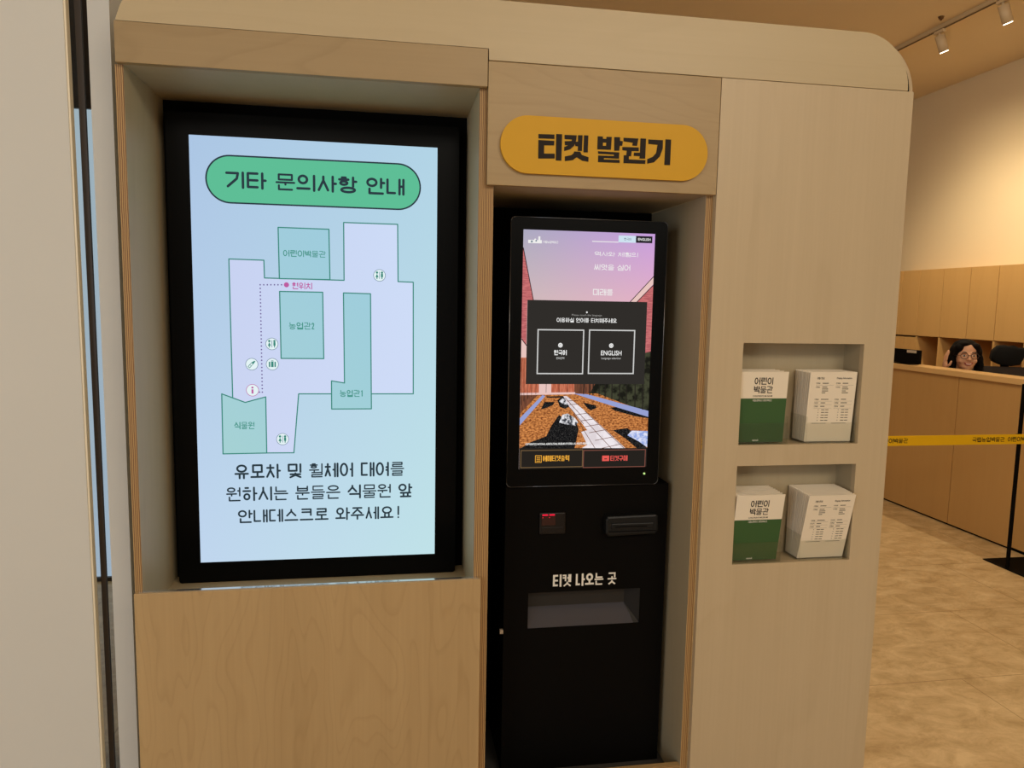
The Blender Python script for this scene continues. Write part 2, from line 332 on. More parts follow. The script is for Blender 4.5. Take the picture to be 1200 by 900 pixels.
# measured outlines in metres: (x, z) on the face of each screen and sign
DISPLAY = {'screen': [(-0.5163, 1.8737), (0.1347, 1.8792), (0.138, 0.7122), (-0.5163, 0.7166)], 'main': [(-0.4228, 1.5562), (-0.3323, 1.5553), (-0.3315, 1.5076), (-0.1199, 1.5062), (-0.1201, 1.6636), (0.0265, 1.6637), (0.0279, 1.5061), (0.0701, 1.5053), (0.0713, 1.189), (-0.2456, 1.1896), (-0.2605, 1.0229), (-0.3336, 1.0235), (-0.4498, 1.0229), (-0.4211, 1.1788)], 'kids': [(-0.2936, 1.6444), (-0.1596, 1.6438), (-0.1579, 1.5071), (-0.2924, 1.5068)], 'farm_b': [(-0.2923, 1.4721), (-0.1777, 1.4722), (-0.1764, 1.2884), (-0.2911, 1.2884)], 'farm_a': [(-0.1218, 1.4716), (-0.048, 1.4707), (-0.0463, 1.1465), (-0.1561, 1.1465), (-0.1561, 1.2262), (-0.1205, 1.2202)], 'plants': [(-0.4493, 1.1901), (-0.3883, 1.1662), (-0.3337, 1.1815), (-0.3336, 1.0235), (-0.4498, 1.0229)], 'icons': [(-0.0233, 1.522), (-0.3149, 1.3283), (-0.3688, 1.272), (-0.3146, 1.2723), (-0.3685, 1.2), (-0.2905, 1.0622)], 'dots': [(-0.287, 1.4902), (-0.343, 1.489), (-0.3426, 1.1946), (-0.3499, 1.1946)], 'here': [(-0.274, 1.4905)], 'pill': [(-0.4144, 1.7655), (0.0269, 1.7669)], 'text': [('기타 문의사항 안내', -0.4291, 1.7881, 0.0463, 1.7423), ('유모차 및 휠체어 대여를', -0.4223, 0.9925, 0.0471, 0.95), ('원하시는 분들은 식물원 앞', -0.445, 0.9281, 0.0693, 0.8868), ('안내데스크로 와주세요!', -0.4158, 0.8622, 0.0408, 0.8241), ('어린이박물관', -0.2822, 1.5847, -0.1687, 1.5667), ('현위치', -0.2598, 1.4976, -0.2049, 1.4791), ('농업관2', -0.2693, 1.3886, -0.1992, 1.3688), ('농업관1', -0.1341, 1.2008, -0.067, 1.1807), ('식물원', -0.4191, 1.1121, -0.3642, 1.0913)]}
TICKET = {'screen': [(0.3591, 1.6482), (0.7331, 1.6526), (0.7332, 0.9875), (0.3624, 0.9946)], 'poly': {'brick_left': [(0.3589, 1.6021), (0.3918, 1.4593), (0.3752, 1.459), (0.3747, 1.3366), (0.3603, 1.3552)], 'white_left': [(0.3602, 1.3576), (0.3754, 1.3366), (0.3761, 1.3014), (0.3609, 1.3013)], 'brick_left_low': [(0.3608, 1.3037), (0.3761, 1.3037), (0.3777, 1.2281), (0.3616, 1.2281)], 'soffit': [(0.6665, 1.4609), (0.7335, 1.5334), (0.7331, 1.512), (0.6864, 1.4613)], 'brick_right': [(0.6864, 1.4613), (0.7332, 1.5097), (0.7338, 1.3229), (0.7096, 1.3154), (0.7138, 1.4618)], 'dark_right': [(0.712, 1.3179), (0.7335, 1.3229), (0.7341, 1.2256), (0.7106, 1.2256)], 'back_brick': [(0.3606, 1.2328), (0.5134, 1.2329), (0.5142, 1.2041), (0.361, 1.1996)], 'back_brick_brown': [(0.5134, 1.2329), (0.5825, 1.2329), (0.5836, 1.1991), (0.5142, 1.2041)], 'back_door': [(0.4125, 1.2329), (0.4475, 1.2329), (0.4482, 1.2054), (0.4131, 1.2055)], 'fence_dark': [(0.575, 1.2329), (0.7341, 1.233), (0.7304, 1.1472), (0.5563, 1.2004)], 'ground': [(0.3609, 1.202), (0.5809, 1.2039), (0.7304, 1.1472), (0.732, 1.0432), (0.3618, 1.0486)], 'curb_line': [(0.3609, 1.2056), (0.5166, 1.2077), (0.5168, 1.2017), (0.361, 1.1996)], 'fence_left': [(0.361, 1.1996), (0.4096, 1.1995), (0.3611, 1.1472)], 'curb_left': [(0.4229, 1.1995), (0.4314, 1.1971), (0.3656, 1.1148), (0.3614, 1.1064), (0.3613, 1.1352)], 'curb_right': [(0.5118, 1.2041), (0.5513, 1.2016), (0.7302, 1.1533), (0.7301, 1.1349), (0.5416, 1.1944)], 'patch_a': [(0.419, 1.1588), (0.4294, 1.1803), (0.4586, 1.1802), (0.4539, 1.1718), (0.4347, 1.1635)], 'patch_b': [(0.4339, 1.1959), (0.4826, 1.1969), (0.4778, 1.1921), (0.4364, 1.1923)], 'patch_c': [(0.5396, 1.1787), (0.577, 1.17), (0.5798, 1.1627), (0.5626, 1.1555), (0.5524, 1.1629)], 'patch_d': [(0.6197, 1.1637), (0.6372, 1.1649), (0.7268, 1.1361), (0.7269, 1.1324), (0.6962, 1.1376), (0.6325, 1.1551)], 'gravel': [(0.4505, 1.1128), (0.4717, 1.144), (0.4893, 1.1294), (0.5241, 1.117), (0.5295, 1.1023), (0.5187, 1.0463), (0.3645, 1.0486), (0.3931, 1.0675), (0.4366, 1.0839)], 'rock_a': [(0.4723, 1.1223), (0.4815, 1.144), (0.4962, 1.1475), (0.5161, 1.1364), (0.5277, 1.1218), (0.5193, 1.1122), (0.4896, 1.1173)], 'rock_b_dark': [(0.4658, 1.185), (0.4801, 1.1969), (0.5001, 1.1824), (0.5078, 1.1704), (0.4884, 1.1608), (0.4736, 1.1657)], 'rock_b': [(0.4707, 1.1826), (0.4827, 1.1921), (0.5027, 1.1776), (0.5053, 1.1716), (0.4832, 1.1729)], 'path': [(0.4826, 1.1969), (0.4924, 1.1969), (0.5452, 1.1556), (0.6692, 1.0453), (0.5385, 1.0473), (0.5556, 1.058), (0.5371, 1.0949), (0.5544, 1.0996), (0.5031, 1.1631)], 'rock_c_dark': [(0.6294, 1.0988), (0.6721, 1.1046), (0.6877, 1.0933), (0.7317, 1.0457), (0.7022, 1.0461), (0.6682, 1.0738)], 'rock_c': [(0.6729, 1.0836), (0.685, 1.097), (0.7304, 1.0953), (0.7316, 1.0482), (0.7066, 1.0659)], 'bar': [(0.362, 1.051), (0.7329, 1.0457), (0.7332, 0.9875), (0.3624, 0.9946)]}, 'lines': [((0.3591, 1.6021), (0.3918, 1.4605)), ((0.6665, 1.4609), (0.7335, 1.5334)), ((0.6864, 1.4613), (0.7332, 1.5097)), ((0.3603, 1.3552), (0.3754, 1.3366)), ((0.5134, 1.1462), (0.5784, 1.0479)), ((0.5453, 1.1544), (0.6641, 1.0467)), ((0.5031, 1.1631), (0.5439, 1.1168)), ((0.5209, 1.1437), (0.5529, 1.1483)), ((0.5362, 1.1266), (0.5708, 1.1312)), ((0.5466, 1.1095), (0.5887, 1.1164)), ((0.5596, 1.0922), (0.6142, 1.1015)), ((0.5777, 1.07), (0.6401, 1.0815)), ((0.5984, 1.0476), (0.6686, 1.0614)), ((0.4928, 1.1825), (0.5172, 1.1848)), ((0.5004, 1.1728), (0.5299, 1.1739)), ((0.4876, 1.1921), (0.5846, 1.0895)), ((0.5846, 1.0895), (0.6261, 1.0472))], 'bars': [((0.433, 1.2329), (0.4329, 1.2066)), ((0.4694, 1.2329), (0.4694, 1.2066)), ((0.4938, 1.2329), (0.4938, 1.2065)), ((0.5405, 1.2329), (0.5407, 1.2016)), ((0.5577, 1.2329), (0.558, 1.1991)), ((0.5676, 1.2329), (0.5679, 1.1991)), ((0.585, 1.2329), (0.5854, 1.1955)), ((0.6024, 1.2329), (0.603, 1.1918)), ((0.6223, 1.2329), (0.6231, 1.1868)), ((0.6448, 1.2329), (0.6459, 1.1795)), ((0.6649, 1.2329), (0.6663, 1.172)), ((0.6901, 1.233), (0.6919, 1.1646)), ((0.7128, 1.233), (0.715, 1.1571)), ((0.363, 1.3013), (0.3649, 1.171)), ((0.369, 1.3013), (0.3707, 1.1829)), ((0.38, 1.2329), (0.3802, 1.1877)), ((0.392, 1.2329), (0.3921, 1.1948)), ((0.404, 1.2329), (0.404, 1.2019))], 'rects': {'logo': [(0.3737, 1.623), (0.4116, 1.6144)], 'logo_tower': [(0.4017, 1.633), (0.4071, 1.623)], 'logo_dot': [(0.3905, 1.627), (0.3958, 1.6214)], 'line': [(0.5522, 1.6255), (0.6273, 1.6233)], 'tab_w': [(0.6271, 1.6428), (0.6777, 1.6242)], 'tab_d': [(0.677, 1.6432), (0.7248, 1.6245)], 'dialog': [(0.3752, 1.4618), (0.7167, 1.2305)], 'bl': [(0.4048, 1.3826), (0.5373, 1.2581)], 'br': [(0.5507, 1.3833), (0.6848, 1.2589)], 'box_a': [(0.3645, 1.045), (0.5438, 0.9943)], 'box_b': [(0.5444, 1.0428), (0.7292, 0.9913)], 'ic_a': [(0.4061, 1.0298), (0.4249, 1.0088)], 'ic_b': [(0.6004, 1.0259), (0.6211, 1.0102)]}, 'dots': [(0.5431, 1.4304), (0.4703, 1.3387), (0.6162, 1.3388), (0.7282, 0.9708)], 'text': [('국립농업박물관', 0.4143, 1.622, 0.4572, 1.6154), ('한국어', 0.6427, 1.637, 0.6639, 1.63), ('역사와 체험의', 0.5594, 1.5973, 0.6854, 1.5851), ('씨앗을 심어', 0.5593, 1.5629, 0.6645, 1.547), ('미래를', 0.5582, 1.4953, 0.6164, 1.4777), ('이용하실 언어를 터치해주세요', 0.4575, 1.4143, 0.6301, 1.4021), ('한국어', 0.4525, 1.3255, 0.4893, 1.3111), ('언어선택', 0.4595, 1.3059, 0.4823, 1.2996), ('예매티켓출력', 0.4281, 1.0287, 0.5048, 1.0122), ('티켓구매', 0.6243, 1.0255, 0.6756, 1.01)], 'latin': [('ENGLISH', 0.6833, 1.6376, 0.7196, 1.6306), ('Please touch the language', 0.5007, 1.425, 0.5864, 1.4188), ('ENGLISH', 0.5869, 1.3249, 0.647, 1.3114), ('Language selection', 0.5888, 1.3062, 0.645, 1.2989), ('COPYRIGHT(C) NATIONAL AGRICULTURAL MUSEUM OF KOREA. ALL RIGHTS RESERVED', 0.3774, 1.0648, 0.5631, 1.0572)]}
SIGN = [[(0.3662, 1.8677), (0.4065, 1.8687), (0.4068, 1.8582), (0.3664, 1.8573)], [(0.3665, 1.8535), (0.4066, 1.8533), (0.4061, 1.8425), (0.381, 1.8415), (0.3814, 1.8215), (0.4082, 1.8225), (0.4085, 1.811), (0.3668, 1.8089)], [(0.411, 1.8702), (0.426, 1.8705), (0.4257, 1.8067), (0.4114, 1.8065)], [(0.4322, 1.8693), (0.4632, 1.8699), (0.4623, 1.8578), (0.4574, 1.8444), (0.4478, 1.8354), (0.4324, 1.8303), (0.4322, 1.84), (0.4419, 1.8444), (0.4337, 1.8446), (0.4329, 1.8539), (0.4509, 1.8557), (0.4514, 1.8591), (0.4325, 1.859)], [(0.4665, 1.8704), (0.4783, 1.8708), (0.4775, 1.8326), (0.4668, 1.8325), (0.4673, 1.8434), (0.4599, 1.8438), (0.4596, 1.8543), (0.467, 1.8547)], [(0.4821, 1.871), (0.4931, 1.8711), (0.4927, 1.8299), (0.4817, 1.8297)], [(0.4578, 1.8305), (0.4734, 1.8305), (0.4777, 1.8229), (0.4952, 1.8184), (0.495, 1.8074), (0.4798, 1.809), (0.4648, 1.8169), (0.4551, 1.8094), (0.4347, 1.806), (0.4344, 1.8174), (0.4499, 1.8208), (0.4563, 1.8257)], [(0.5174, 1.8704), (0.5306, 1.8706), (0.5308, 1.8651), (0.5396, 1.8652), (0.5402, 1.8705), (0.5537, 1.8707), (0.5524, 1.8394), (0.5173, 1.8388)], [(0.5605, 1.871), (0.5754, 1.8713), (0.5757, 1.8623), (0.5828, 1.8618), (0.5817, 1.8508), (0.5754, 1.8508), (0.5743, 1.8383), (0.5613, 1.8376)], [(0.5193, 1.8342), (0.5748, 1.8341), (0.5743, 1.8187), (0.5351, 1.8185), (0.5352, 1.8151), (0.576, 1.8157), (0.5763, 1.8084), (0.5201, 1.8077), (0.5202, 1.8239), (0.5608, 1.8247), (0.5611, 1.8282), (0.52, 1.8282)], [(0.5847, 1.8706), (0.6235, 1.8706), (0.6205, 1.8525), (0.6083, 1.8526), (0.6093, 1.8598), (0.5846, 1.8619)], [(0.5823, 1.8479), (0.6253, 1.8489), (0.6257, 1.8397), (0.6069, 1.8392), (0.6055, 1.8264), (0.5999, 1.8261), (0.6002, 1.8183), (0.6444, 1.8183), (0.6438, 1.8094), (0.5866, 1.8085), (0.5868, 1.8277), (0.5933, 1.8284), (0.5944, 1.8393), (0.5826, 1.8401)], [(0.6291, 1.8713), (0.6436, 1.8715), (0.6433, 1.8222), (0.6282, 1.8218), (0.6289, 1.8276), (0.613, 1.8277), (0.6132, 1.8355), (0.629, 1.8363)], [(0.6499, 1.8698), (0.6886, 1.8701), (0.6889, 1.8491), (0.6818, 1.8293), (0.6672, 1.8145), (0.6494, 1.8102), (0.649, 1.8216), (0.6629, 1.8275), (0.6719, 1.8376), (0.6749, 1.858), (0.6503, 1.859)], [(0.6955, 1.8726), (0.7103, 1.8727), (0.7102, 1.8096), (0.695, 1.8092)]]
SIGN_HOLE = [(0.5315, 1.8556), (0.5394, 1.8555), (0.5391, 1.8482), (0.5314, 1.8482)]
# ------------------------------------------------------------------ materials
M = {}
M['birch_pale'] = wood('birch_pale', (206, 186, 152), (170, 147, 112), 'z', .07, 7, 1.3, .40, .55)
M['birch_top'] = wood('birch_top', (200, 181, 144), (168, 146, 108), 'x', .06, 7, 4.1, .40, .35)
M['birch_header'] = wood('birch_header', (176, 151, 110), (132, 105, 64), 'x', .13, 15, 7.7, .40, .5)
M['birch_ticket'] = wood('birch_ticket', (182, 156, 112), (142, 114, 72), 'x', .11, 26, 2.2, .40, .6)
M['birch_low'] = wood('birch_low', (200, 169, 122), (138, 106, 62), 'z', .10, 17, 9.5, .40, .45, 2.2)
M['birch_niche'] = wood('birch_niche', (190, 174, 142), (152, 132, 98), 'z', .06, 6, 3.3, .45, .4)
M['ply_x'] = ply_edge('ply_edge_upright', 'X', (186, 150, 98), (118, 78, 38))
M['ply_z'] = ply_edge('ply_edge_flat', 'Z', (180, 146, 96), (120, 82, 42))
M['honey'] = wood('honey_veneer', (214, 172, 110), (184, 138, 76), 'z', .06, 5, 5.5, .42, .4)
M['honey_desk'] = wood('honey_desk_veneer', (200, 156, 96), (170, 124, 68), 'z', .06, 5, 6.5, .45, .4)
M['honey_top'] = wood('honey_top', (226, 184, 124), (196, 150, 92), 'y', .06, 5, 8.5, .35, .4)
M['black'] = plain('black_powder_coat', (14, 12, 10), .6, 0, .04)
M['black_matt'] = plain('black_board', (9, 8, 7), .9, 0, .1)
M['black_gloss'] = plain('black_bezel', (8, 8, 8), .3, 0, .08)
M['rim'] = plain('silver_rim', (120, 120, 122), .3, .9)
M['steel_tray'] = plain('grey_steel', (66, 64, 70), .3, 0, .5)
M['tray_back'] = plain('tray_back', (40, 37, 34), .5, .2)
M['cream'] = plain('cream_paint', (214, 211, 202), .6, 0, .3, .02, 3)
M['wall_warm'] = plain('warm_wall_paint', (232, 213, 178), .8, 0, .2, .02, 2)
M['ceil'] = plain('ceiling_paint', (232, 212, 178), .9, 0, .1, .02, 2)
M['yellow'] = plain('yellow_plate', (210, 158, 22), .5, 0, .3)
M['ink'] = plain('dark_ink', (36, 28, 22), .6, 0, .2)
M['white_ink'] = plain('white_ink', (236, 230, 218), .6, 0, .2)
M['paper'] = plain('white_paper', (236, 222, 198), .7, 0, .2)
M['paper_edge'] = plain('paper_edge', (196, 188, 172), .8, 0, .2)
M['green_ink'] = plain('green_ink', (58, 92, 50), .5, 0, .35)
M['grey_ink'] = plain('grey_ink', (92, 88, 74), .6, 0, .2)
M['tape'] = plain('yellow_tape', (232, 184, 14), .5, 0, .3)
M['dark_grey'] = plain('dark_grey_sheet', (70, 68, 66), .6)
M['bronze'] = plain('dark_bronze', (62, 54, 48), .4, .5)
M['acrylic'] = clear('clear_acrylic', (.95, .955, .94, 1))
M['glass'] = clear('clear_glass', (.9, .93, .93, 1))
M['edge_highlight'] = plain('pale_edge_highlight', (240, 226, 196), .4)
def tile_floor():
    m, nt, b = new_mat('travertine_tiles'); N = nt.nodes.new; L = nt.links.new
    tc = N('ShaderNodeTexCoord'); n = N('ShaderNodeTexNoise'); n.inputs['Scale'].default_value = 8; n.inputs['Detail'].default_value = 12; n.inputs['Roughness'].default_value = .74; n.inputs['Distortion'].default_value = .5
    mp = N('ShaderNodeMapping'); mp.inputs['Scale'].default_value = (.85, 1.35, 1); L(tc.outputs['Object'], mp.inputs[0]); L(mp.outputs[0], n.inputs['Vector'])
    r = N('ShaderNodeValToRGB'); E = r.color_ramp.elements
    E[0].position = .36; E[0].color = lin((176, 146, 100)); E[1].position = .66; E[1].color = lin((218, 190, 144)); q = E.new(.5); q.color = lin((198, 168, 122)); L(n.outputs['Fac'], r.inputs[0])
    v = N('ShaderNodeTexNoise'); v.inputs['Scale'].default_value = 55; v.inputs['Detail'].default_value = 3; L(mp.outputs[0], v.inputs['Vector'])
    pit = N('ShaderNodeMapRange'); pit.inputs['From Min'].default_value = .66; pit.inputs['From Max'].default_value = .74; pit.inputs['To Max'].default_value = .35; L(v.outputs['Fac'], pit.inputs['Value'])
    m1 = N('ShaderNodeMix'); m1.data_type = 'RGBA'; m1.inputs[7].default_value = lin((120, 92, 54)); L(pit.outputs[0], m1.inputs[0]); L(r.outputs[0], m1.inputs[6])
    br = N('ShaderNodeTexBrick'); br.offset = .5; br.inputs['Scale'].default_value = 1; br.inputs['Mortar Size'].default_value = .0022; br.inputs['Brick Width'].default_value = .9; br.inputs['Row Height'].default_value = .6
    br.inputs['Color1'].default_value = (1, 1, 1, 1); br.inputs['Color2'].default_value = (.93, .93, .93, 1); br.inputs['Mortar'].default_value = (.62, .56, .48, 1); L(tc.outputs['Object'], br.inputs['Vector'])
    m2 = N('ShaderNodeMix'); m2.data_type = 'RGBA'; m2.blend_type = 'MULTIPLY'; m2.inputs[0].default_value = 1; L(m1.outputs[2], m2.inputs[6]); L(br.outputs['Color'], m2.inputs[7]); L(m2.outputs[2], b.inputs['Base Color'])
    b.inputs['Roughness'].default_value = .38; b.inputs['Specular IOR Level'].default_value = .4
    return m
M['floor'] = tile_floor()

# ------------------------------------------------------------------ the room
struct(MB().box(-6, 9, -7, 9, -.1, 0).build('floor', M['floor']))
struct(MB().box(-6, 9, -7, 9, 3.7, 3.8).build('ceiling', M['ceil']))
struct(MB().box(5.55, 5.7, -7, 9, 0, 3.7).build('wall_right', M['wall_warm']))
struct(MB().box(-6, 9, 8.9, 9, 0, 3.7).build('wall_back', M['wall_warm']))
struct(MB().prism([(-6, 0), (-.7305, 0), (-.7465, 3.7), (-6, 3.7)], .085, .108, bev=.002).build('wall_left', M['cream']))
struct(MB().prism([(-.7305, 0), (-.7265, 0), (-.7425, 3.7), (-.7465, 3.7)], .087, .106).build('trim_1', M['edge_highlight']))  # paler colour paints in the bright highlight along the panel edge
struct(MB().prism([(-.7215, 0), (-.7095, 0), (-.7165, 3.7), (-.7330, 3.7)], .116, .124).build('trim_2', M['bronze']))
struct(MB().box(-.76, -.69, .138, .144, 0, 3.7).build('window_1', M['glass']))
pier = [(-.6950, 0), (-.650, 0), (-.650, 3.7), (-.7015, 3.7)]
struct(MB().prism(pier, .112, .45).build('wall_pier', plain('pier_paint', (204, 202, 196), .6, 0, .3, .02, 3)))
struct(MB().box(-.70, .20, .452, .60, 0, 2.9).build('wall_partition', M['cream']))
# the daylit glass front seen through the slit, with its bulkhead
sky = glow_gradient('daylit_glass', ((172, 188, 206), (180, 196, 214), (172, 188, 198), (182, 198, 208)), (-3.2, .2, -.02, 2.32))
w2 = MB().box(-2.6, -.9, 2.10, 2.12, .02, 2.34); struct(w2.build('window_2', sky))
struct(MB().box(-2.7, -.8, 2.08, 2.4, 2.34, 3.7).box(-2.7, -.8, 2.08, 2.2, 0, .02).build('wall_bulkhead', plain('dark_bulkhead', (70, 58, 50), .5)))
struct(MB().box(-2.7, -2.6, .6, 2.4, 0, 3.7).build('wall_slit', M['cream']))

# ------------------------------------------------------------------ plywood kiosk
K = thing('kiosk_cabinet', 'long pale birch plywood kiosk with rounded top corners housing two screens and leaflet pockets', 'kiosk', (.39, .2, 0))
def kp(name, mb, mats): return mb.build(name, mats, K)
def arc(cx, cz, r, a0, a1, n=12): return [(cx + r * math.cos(math.radians(a0 + (a1 - a0) * i / n)), cz + r * math.sin(math.radians(a0 + (a1 - a0) * i / n))) for i in range(n + 1)]
G = .0016   # shadow gaps between the boards
top = [(.2405 + G, 2.036 + G), (1.376, 2.036 + G)] + arc(1.376 - .138, 2.040, .138, 0, 90) + arc(-.603 + .138, 2.040, .138, 90, 170) + [(-.603, 2.064 + G), (.2405 + G, 2.064 + G)]
kp('top_panel', MB().prism(top, 0, .018, bev=.001), M['birch_top'])
shell = [(-.607, 1.993), (1.413, 1.993), (1.413, 2.036)] + arc(1.413 - .145, 2.036, .145, 0, 90) + arc(-.607 + .145, 2.036, .145, 90, 180)
groove_shadow = [(-.60, 2.0), (1.3940, 2.0), (1.3940, 2.036)] + arc(1.3940 - .141, 2.036, .141, 0, 90) + arc(-.603 + .138, 2.040, .138, 90, 180)
kp('groove_shadow', MB().prism(groove_shadow, .0185, .0295), M['black_matt'])  # black strip stands in for the groove's shadow around the top panel
kp('shell', MB().prism(shell, .030, .44, bev=.002), M['birch_pale'])
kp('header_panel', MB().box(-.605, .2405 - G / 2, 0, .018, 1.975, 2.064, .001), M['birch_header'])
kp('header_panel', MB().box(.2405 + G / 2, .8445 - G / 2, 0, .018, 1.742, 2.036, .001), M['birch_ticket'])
kp('lower_panel', MB().box(-.609, .2405, 0, .018, 0, .732, .001), M['birch_low'])
MB().box(-.600, .234, .006, .0178, .7318, .7328).build('edge_strip', plain('polished_edge', (225, 222, 215), .10, .9), K)
xs = [.8445 + G / 2, .942, 1.300, 1.394]; zs = [0, .741, 1.020, 1.078, 1.357, 2.036]
kp('leaflet_panel', MB().cells(xs, zs, [(1, 1), (1, 3)], 0, .018), M['birch_pale'])
for x0, x1, z1 in ((-.612, -.594, 1.975), (.2225, .2415, 1.975), (.2415, .2605, 1.742), (.8245, .844, 1.742)):
    mb = MB().box(x0, x1, .0185, .44, 0, z1, .0005); mb.bm.normal_update()
    for f in mb.bm.faces:
        if abs(f.normal.y) > .9: f.material_index = 1
    kp('side_panel', mb, [M['birch_niche'], M['ply_x']])
kp('side_panel', MB().box(1.376, 1.394, .0185, .44, 0, 1.993), M['birch_pale'])
kp('niche_floor', MB().box(-.594, .2225, .0185, .44, .634, .655), M['birch_niche'])
kp('niche_ceiling', MB().box(-.594, .2225, .0185, .44, 1.975, 1.993), M['birch_niche'])
kp('niche_ceiling', MB().box(.2605, .8245, .0185, .44, 1.742, 1.760), M['birch_niche'])
kp('niche_floor', MB().box(.2605, .8245, .04, .44, .060, .080), M['dark_grey'])
mb = MB().box(.2605, .8245, .0185, .0365, 0, .146)
kp('base_rail', mb, M['ply_z'])
kp('back_board', MB().box(-.594, .2225, .318, .33, .655, 1.975), M['black_matt'])
kp('back_board', MB().box(.2605, .8245, .425, .44, .08, 1.742), M['black_matt'])
kp('side_lining', MB().box(.2605, .2625, .12, .425, .08, 1.742), M['black_matt'])
for z0, z1 in ((.741, 1.020), (1.078, 1.357)):
    p = MB().box(.905, 1.318, .092, .104, z0 - .02, z1 + .02).box(.905, .917, .0185, .092, z0 - .02, z1 + .02).box(1.302, 1.318, .0185, .092, z0 - .02, z1 + .02)
    p.box(.917, 1.302, .0185, .092, z0 - .02, z0 - .002).box(.917, 1.302, .0185, .092, z1 + .002, z1 + .02)
    kp('leaflet_pocket', p, M['birch_niche'])

# ------------------------------------------------------------------ yellow sign on the ticket header
T = thing('ticket_sign', 'yellow pill-shaped sign with black Korean lettering above the ticket machine', 'sign', (.542, 0, 1.84))
MB().prism(rrect(.272, 1.772, .811, 1.911, .0694, 14), -.010, -.0002, bev=.001).build('sign_plate', M['yellow'], T)
mb = MB()
for q in SIGN: mb.prism(q, -.0112, -.0098)
mb.prism(SIGN_HOLE, -.0115, -.0098, 1)
mb.build('lettering', [M['ink'], M['yellow']], T)

# ------------------------------------------------------------------ wayfinding display
DY = .26
D = thing('wayfinding_display', 'tall black portrait display showing a pale blue floor map inside the left kiosk niche', 'display', (-.19, .30, .655))
MB().prism(rrect(-.575, .656, .196, 1.935, .006), DY + .001, .316, bev=.003).build('housing', M['black_gloss'], D)
x0, z0 = D_ = DISPLAY['screen'][3]; x1, z1 = DISPLAY['screen'][1]
sx0, sx1, sz0, sz1 = -.5165, .1355, .7145, 1.8765
ink = glow('screen_ink', (44, 58, 66)); g_line = glow('screen_green_line', (58, 136, 122)); g_txt = glow('screen_green_text', (70, 148, 134)); pink = glow('screen_pink', (190, 92, 160)); violet = glow('screen_violet', (112, 96, 150))
white = glow('screen_white', (228, 244, 246)); greyl = glow('screen_grey_line', (112, 134, 156))
ox, oz = sx0 + .19 , sz0 - .655
bg = glow_gradient('screen_blue', ((192, 214, 238), (192, 226, 232), (172, 198, 228), (178, 212, 230)), (sx0 + .19, sx1 + .19, sz0 - .655, sz1 - .655))
teal = glow_gradient('screen_teal', ((168, 212, 206), (160, 208, 216), (160, 202, 224), (156, 204, 222)), (sx0 + .19, sx1 + .19, sz0 - .655, sz1 - .655))
lav = glow_gradient('screen_lavender', ((206, 214, 242), (208, 220, 248), (196, 206, 240), (206, 222, 248)), (sx0 + .19, sx1 + .19, sz0 - .655, sz1 - .655))
pill = glow('screen_green', (94, 190, 150))
screen = MB().rect(sx0, sz0, sx1, sz1, DY).build('screen', bg, D)
e = .0004
mb = MB(); (pl, zl), (pr, zr) = DISPLAY['pill']; zc = (zl + zr) / 2; R_ = .0615
mb.flat(rrect(pl - R_, zc - R_, pr + R_, zc + R_, R_ * .999, 12), DY - e, 0)
mb.outline(rrect(pl - R_, zc - R_, pr + R_, zc + R_, R_ * .999, 12), .0042, DY - 2 * e, 1)
t = DISPLAY['text'][0]; hangul(mb, t[0], t[1], t[4] , t[3], t[2], DY - 2 * e, .145, 1)
mb.build('title_banner', [pill, ink], screen)
mb = MB(); LW = .0031
mb.flat(DISPLAY['main'], DY - e, 0); mb.outline(DISPLAY['main'], LW, DY - 2 * e, 1)
for k in ('kids', 'farm_b', 'farm_a', 'plants'):
    mb.flat(DISPLAY[k], DY - 3 * e, 2); mb.outline(DISPLAY[k], LW, DY - 4 * e, 1)
dots = DISPLAY['dots']
for a, b in zip(dots, dots[1:]):
    n = max(1, round((Vector(b) - Vector(a)).length / .0098))
    for i in range(n + (b == dots[-1])): mb.disc(Vector(a).lerp(Vector(b), i / n), .0021, DY - 3 * e, 3, 10)
mb.disc(DISPLAY['here'][0], .0068, DY - 3 * e, 4)
for i, c in enumerate(DISPLAY['icons']):
    yy = DY - 4 * e; c = Vector(c); R_ = .0162
    mb.disc(c, R_, DY - 3 * e, 5); mb.ring(c, R_, .0015, yy, 4 if i == 4 else 7)
    P_ = lambda u, v: (c.x + u * R_, c.y + v * R_)
    if i in (0, 1, 5):
        for s in (-.42, .42): mb.disc(P_(s, .48), R_ * .2, yy, 1, 12)
        mb.flat([P_(-.42, .3), P_(-.68, -.32), P_(-.16, -.32)], yy, 1); mb.rect(*P_(-.5, -.62), *P_(-.34, -.3), yy, 1)
        mb.rect(*P_(.24, -.3), *P_(.6, .28), yy, 1); mb.rect(*P_(.34, -.62), *P_(.5, -.2), yy, 1); mb.rect(*P_(-.05, -.6), *P_(.05, .62), yy, 7)
    elif i == 2:
        mb.outline([P_(-.62, -.4), P_(-.36, -.62), P_(.22, .06), P_(-.02, .28)], .0015, yy, 1); mb.flat([P_(-.02, .32), P_(.26, .04), P_(.6, .5), P_(.42, .6)], yy, 1); mb.line(P_(-.3, -.1), P_(-.1, -.3), .0012, yy, 1)
    elif i == 3:
        for u, w_ in ((-.46, .12), (0, .2), (.46, .12)): mb.rect(*P_(u - w_, -.48), *P_(u + w_, .42), yy, 1)
        mb.outline([P_(-.14, .42), P_(-.14, .62), P_(.14, .62), P_(.14, .42)], .0012, yy, 1)
    else:
        mb.disc(P_(0, .46), R_ * .18, yy, 4, 12); mb.rect(*P_(-.16, -.58), *P_(.16, .16), yy, 4)
for t in DISPLAY['text'][4:]: hangul(mb, t[0], t[1], t[4], t[3], t[2], DY - 5 * e, .13, 4 if t[0] == '현위치' else 6)
mb.build('floor_map', [lav, g_line, teal, violet, pink, white, g_txt, greyl], screen)
mb = MB()
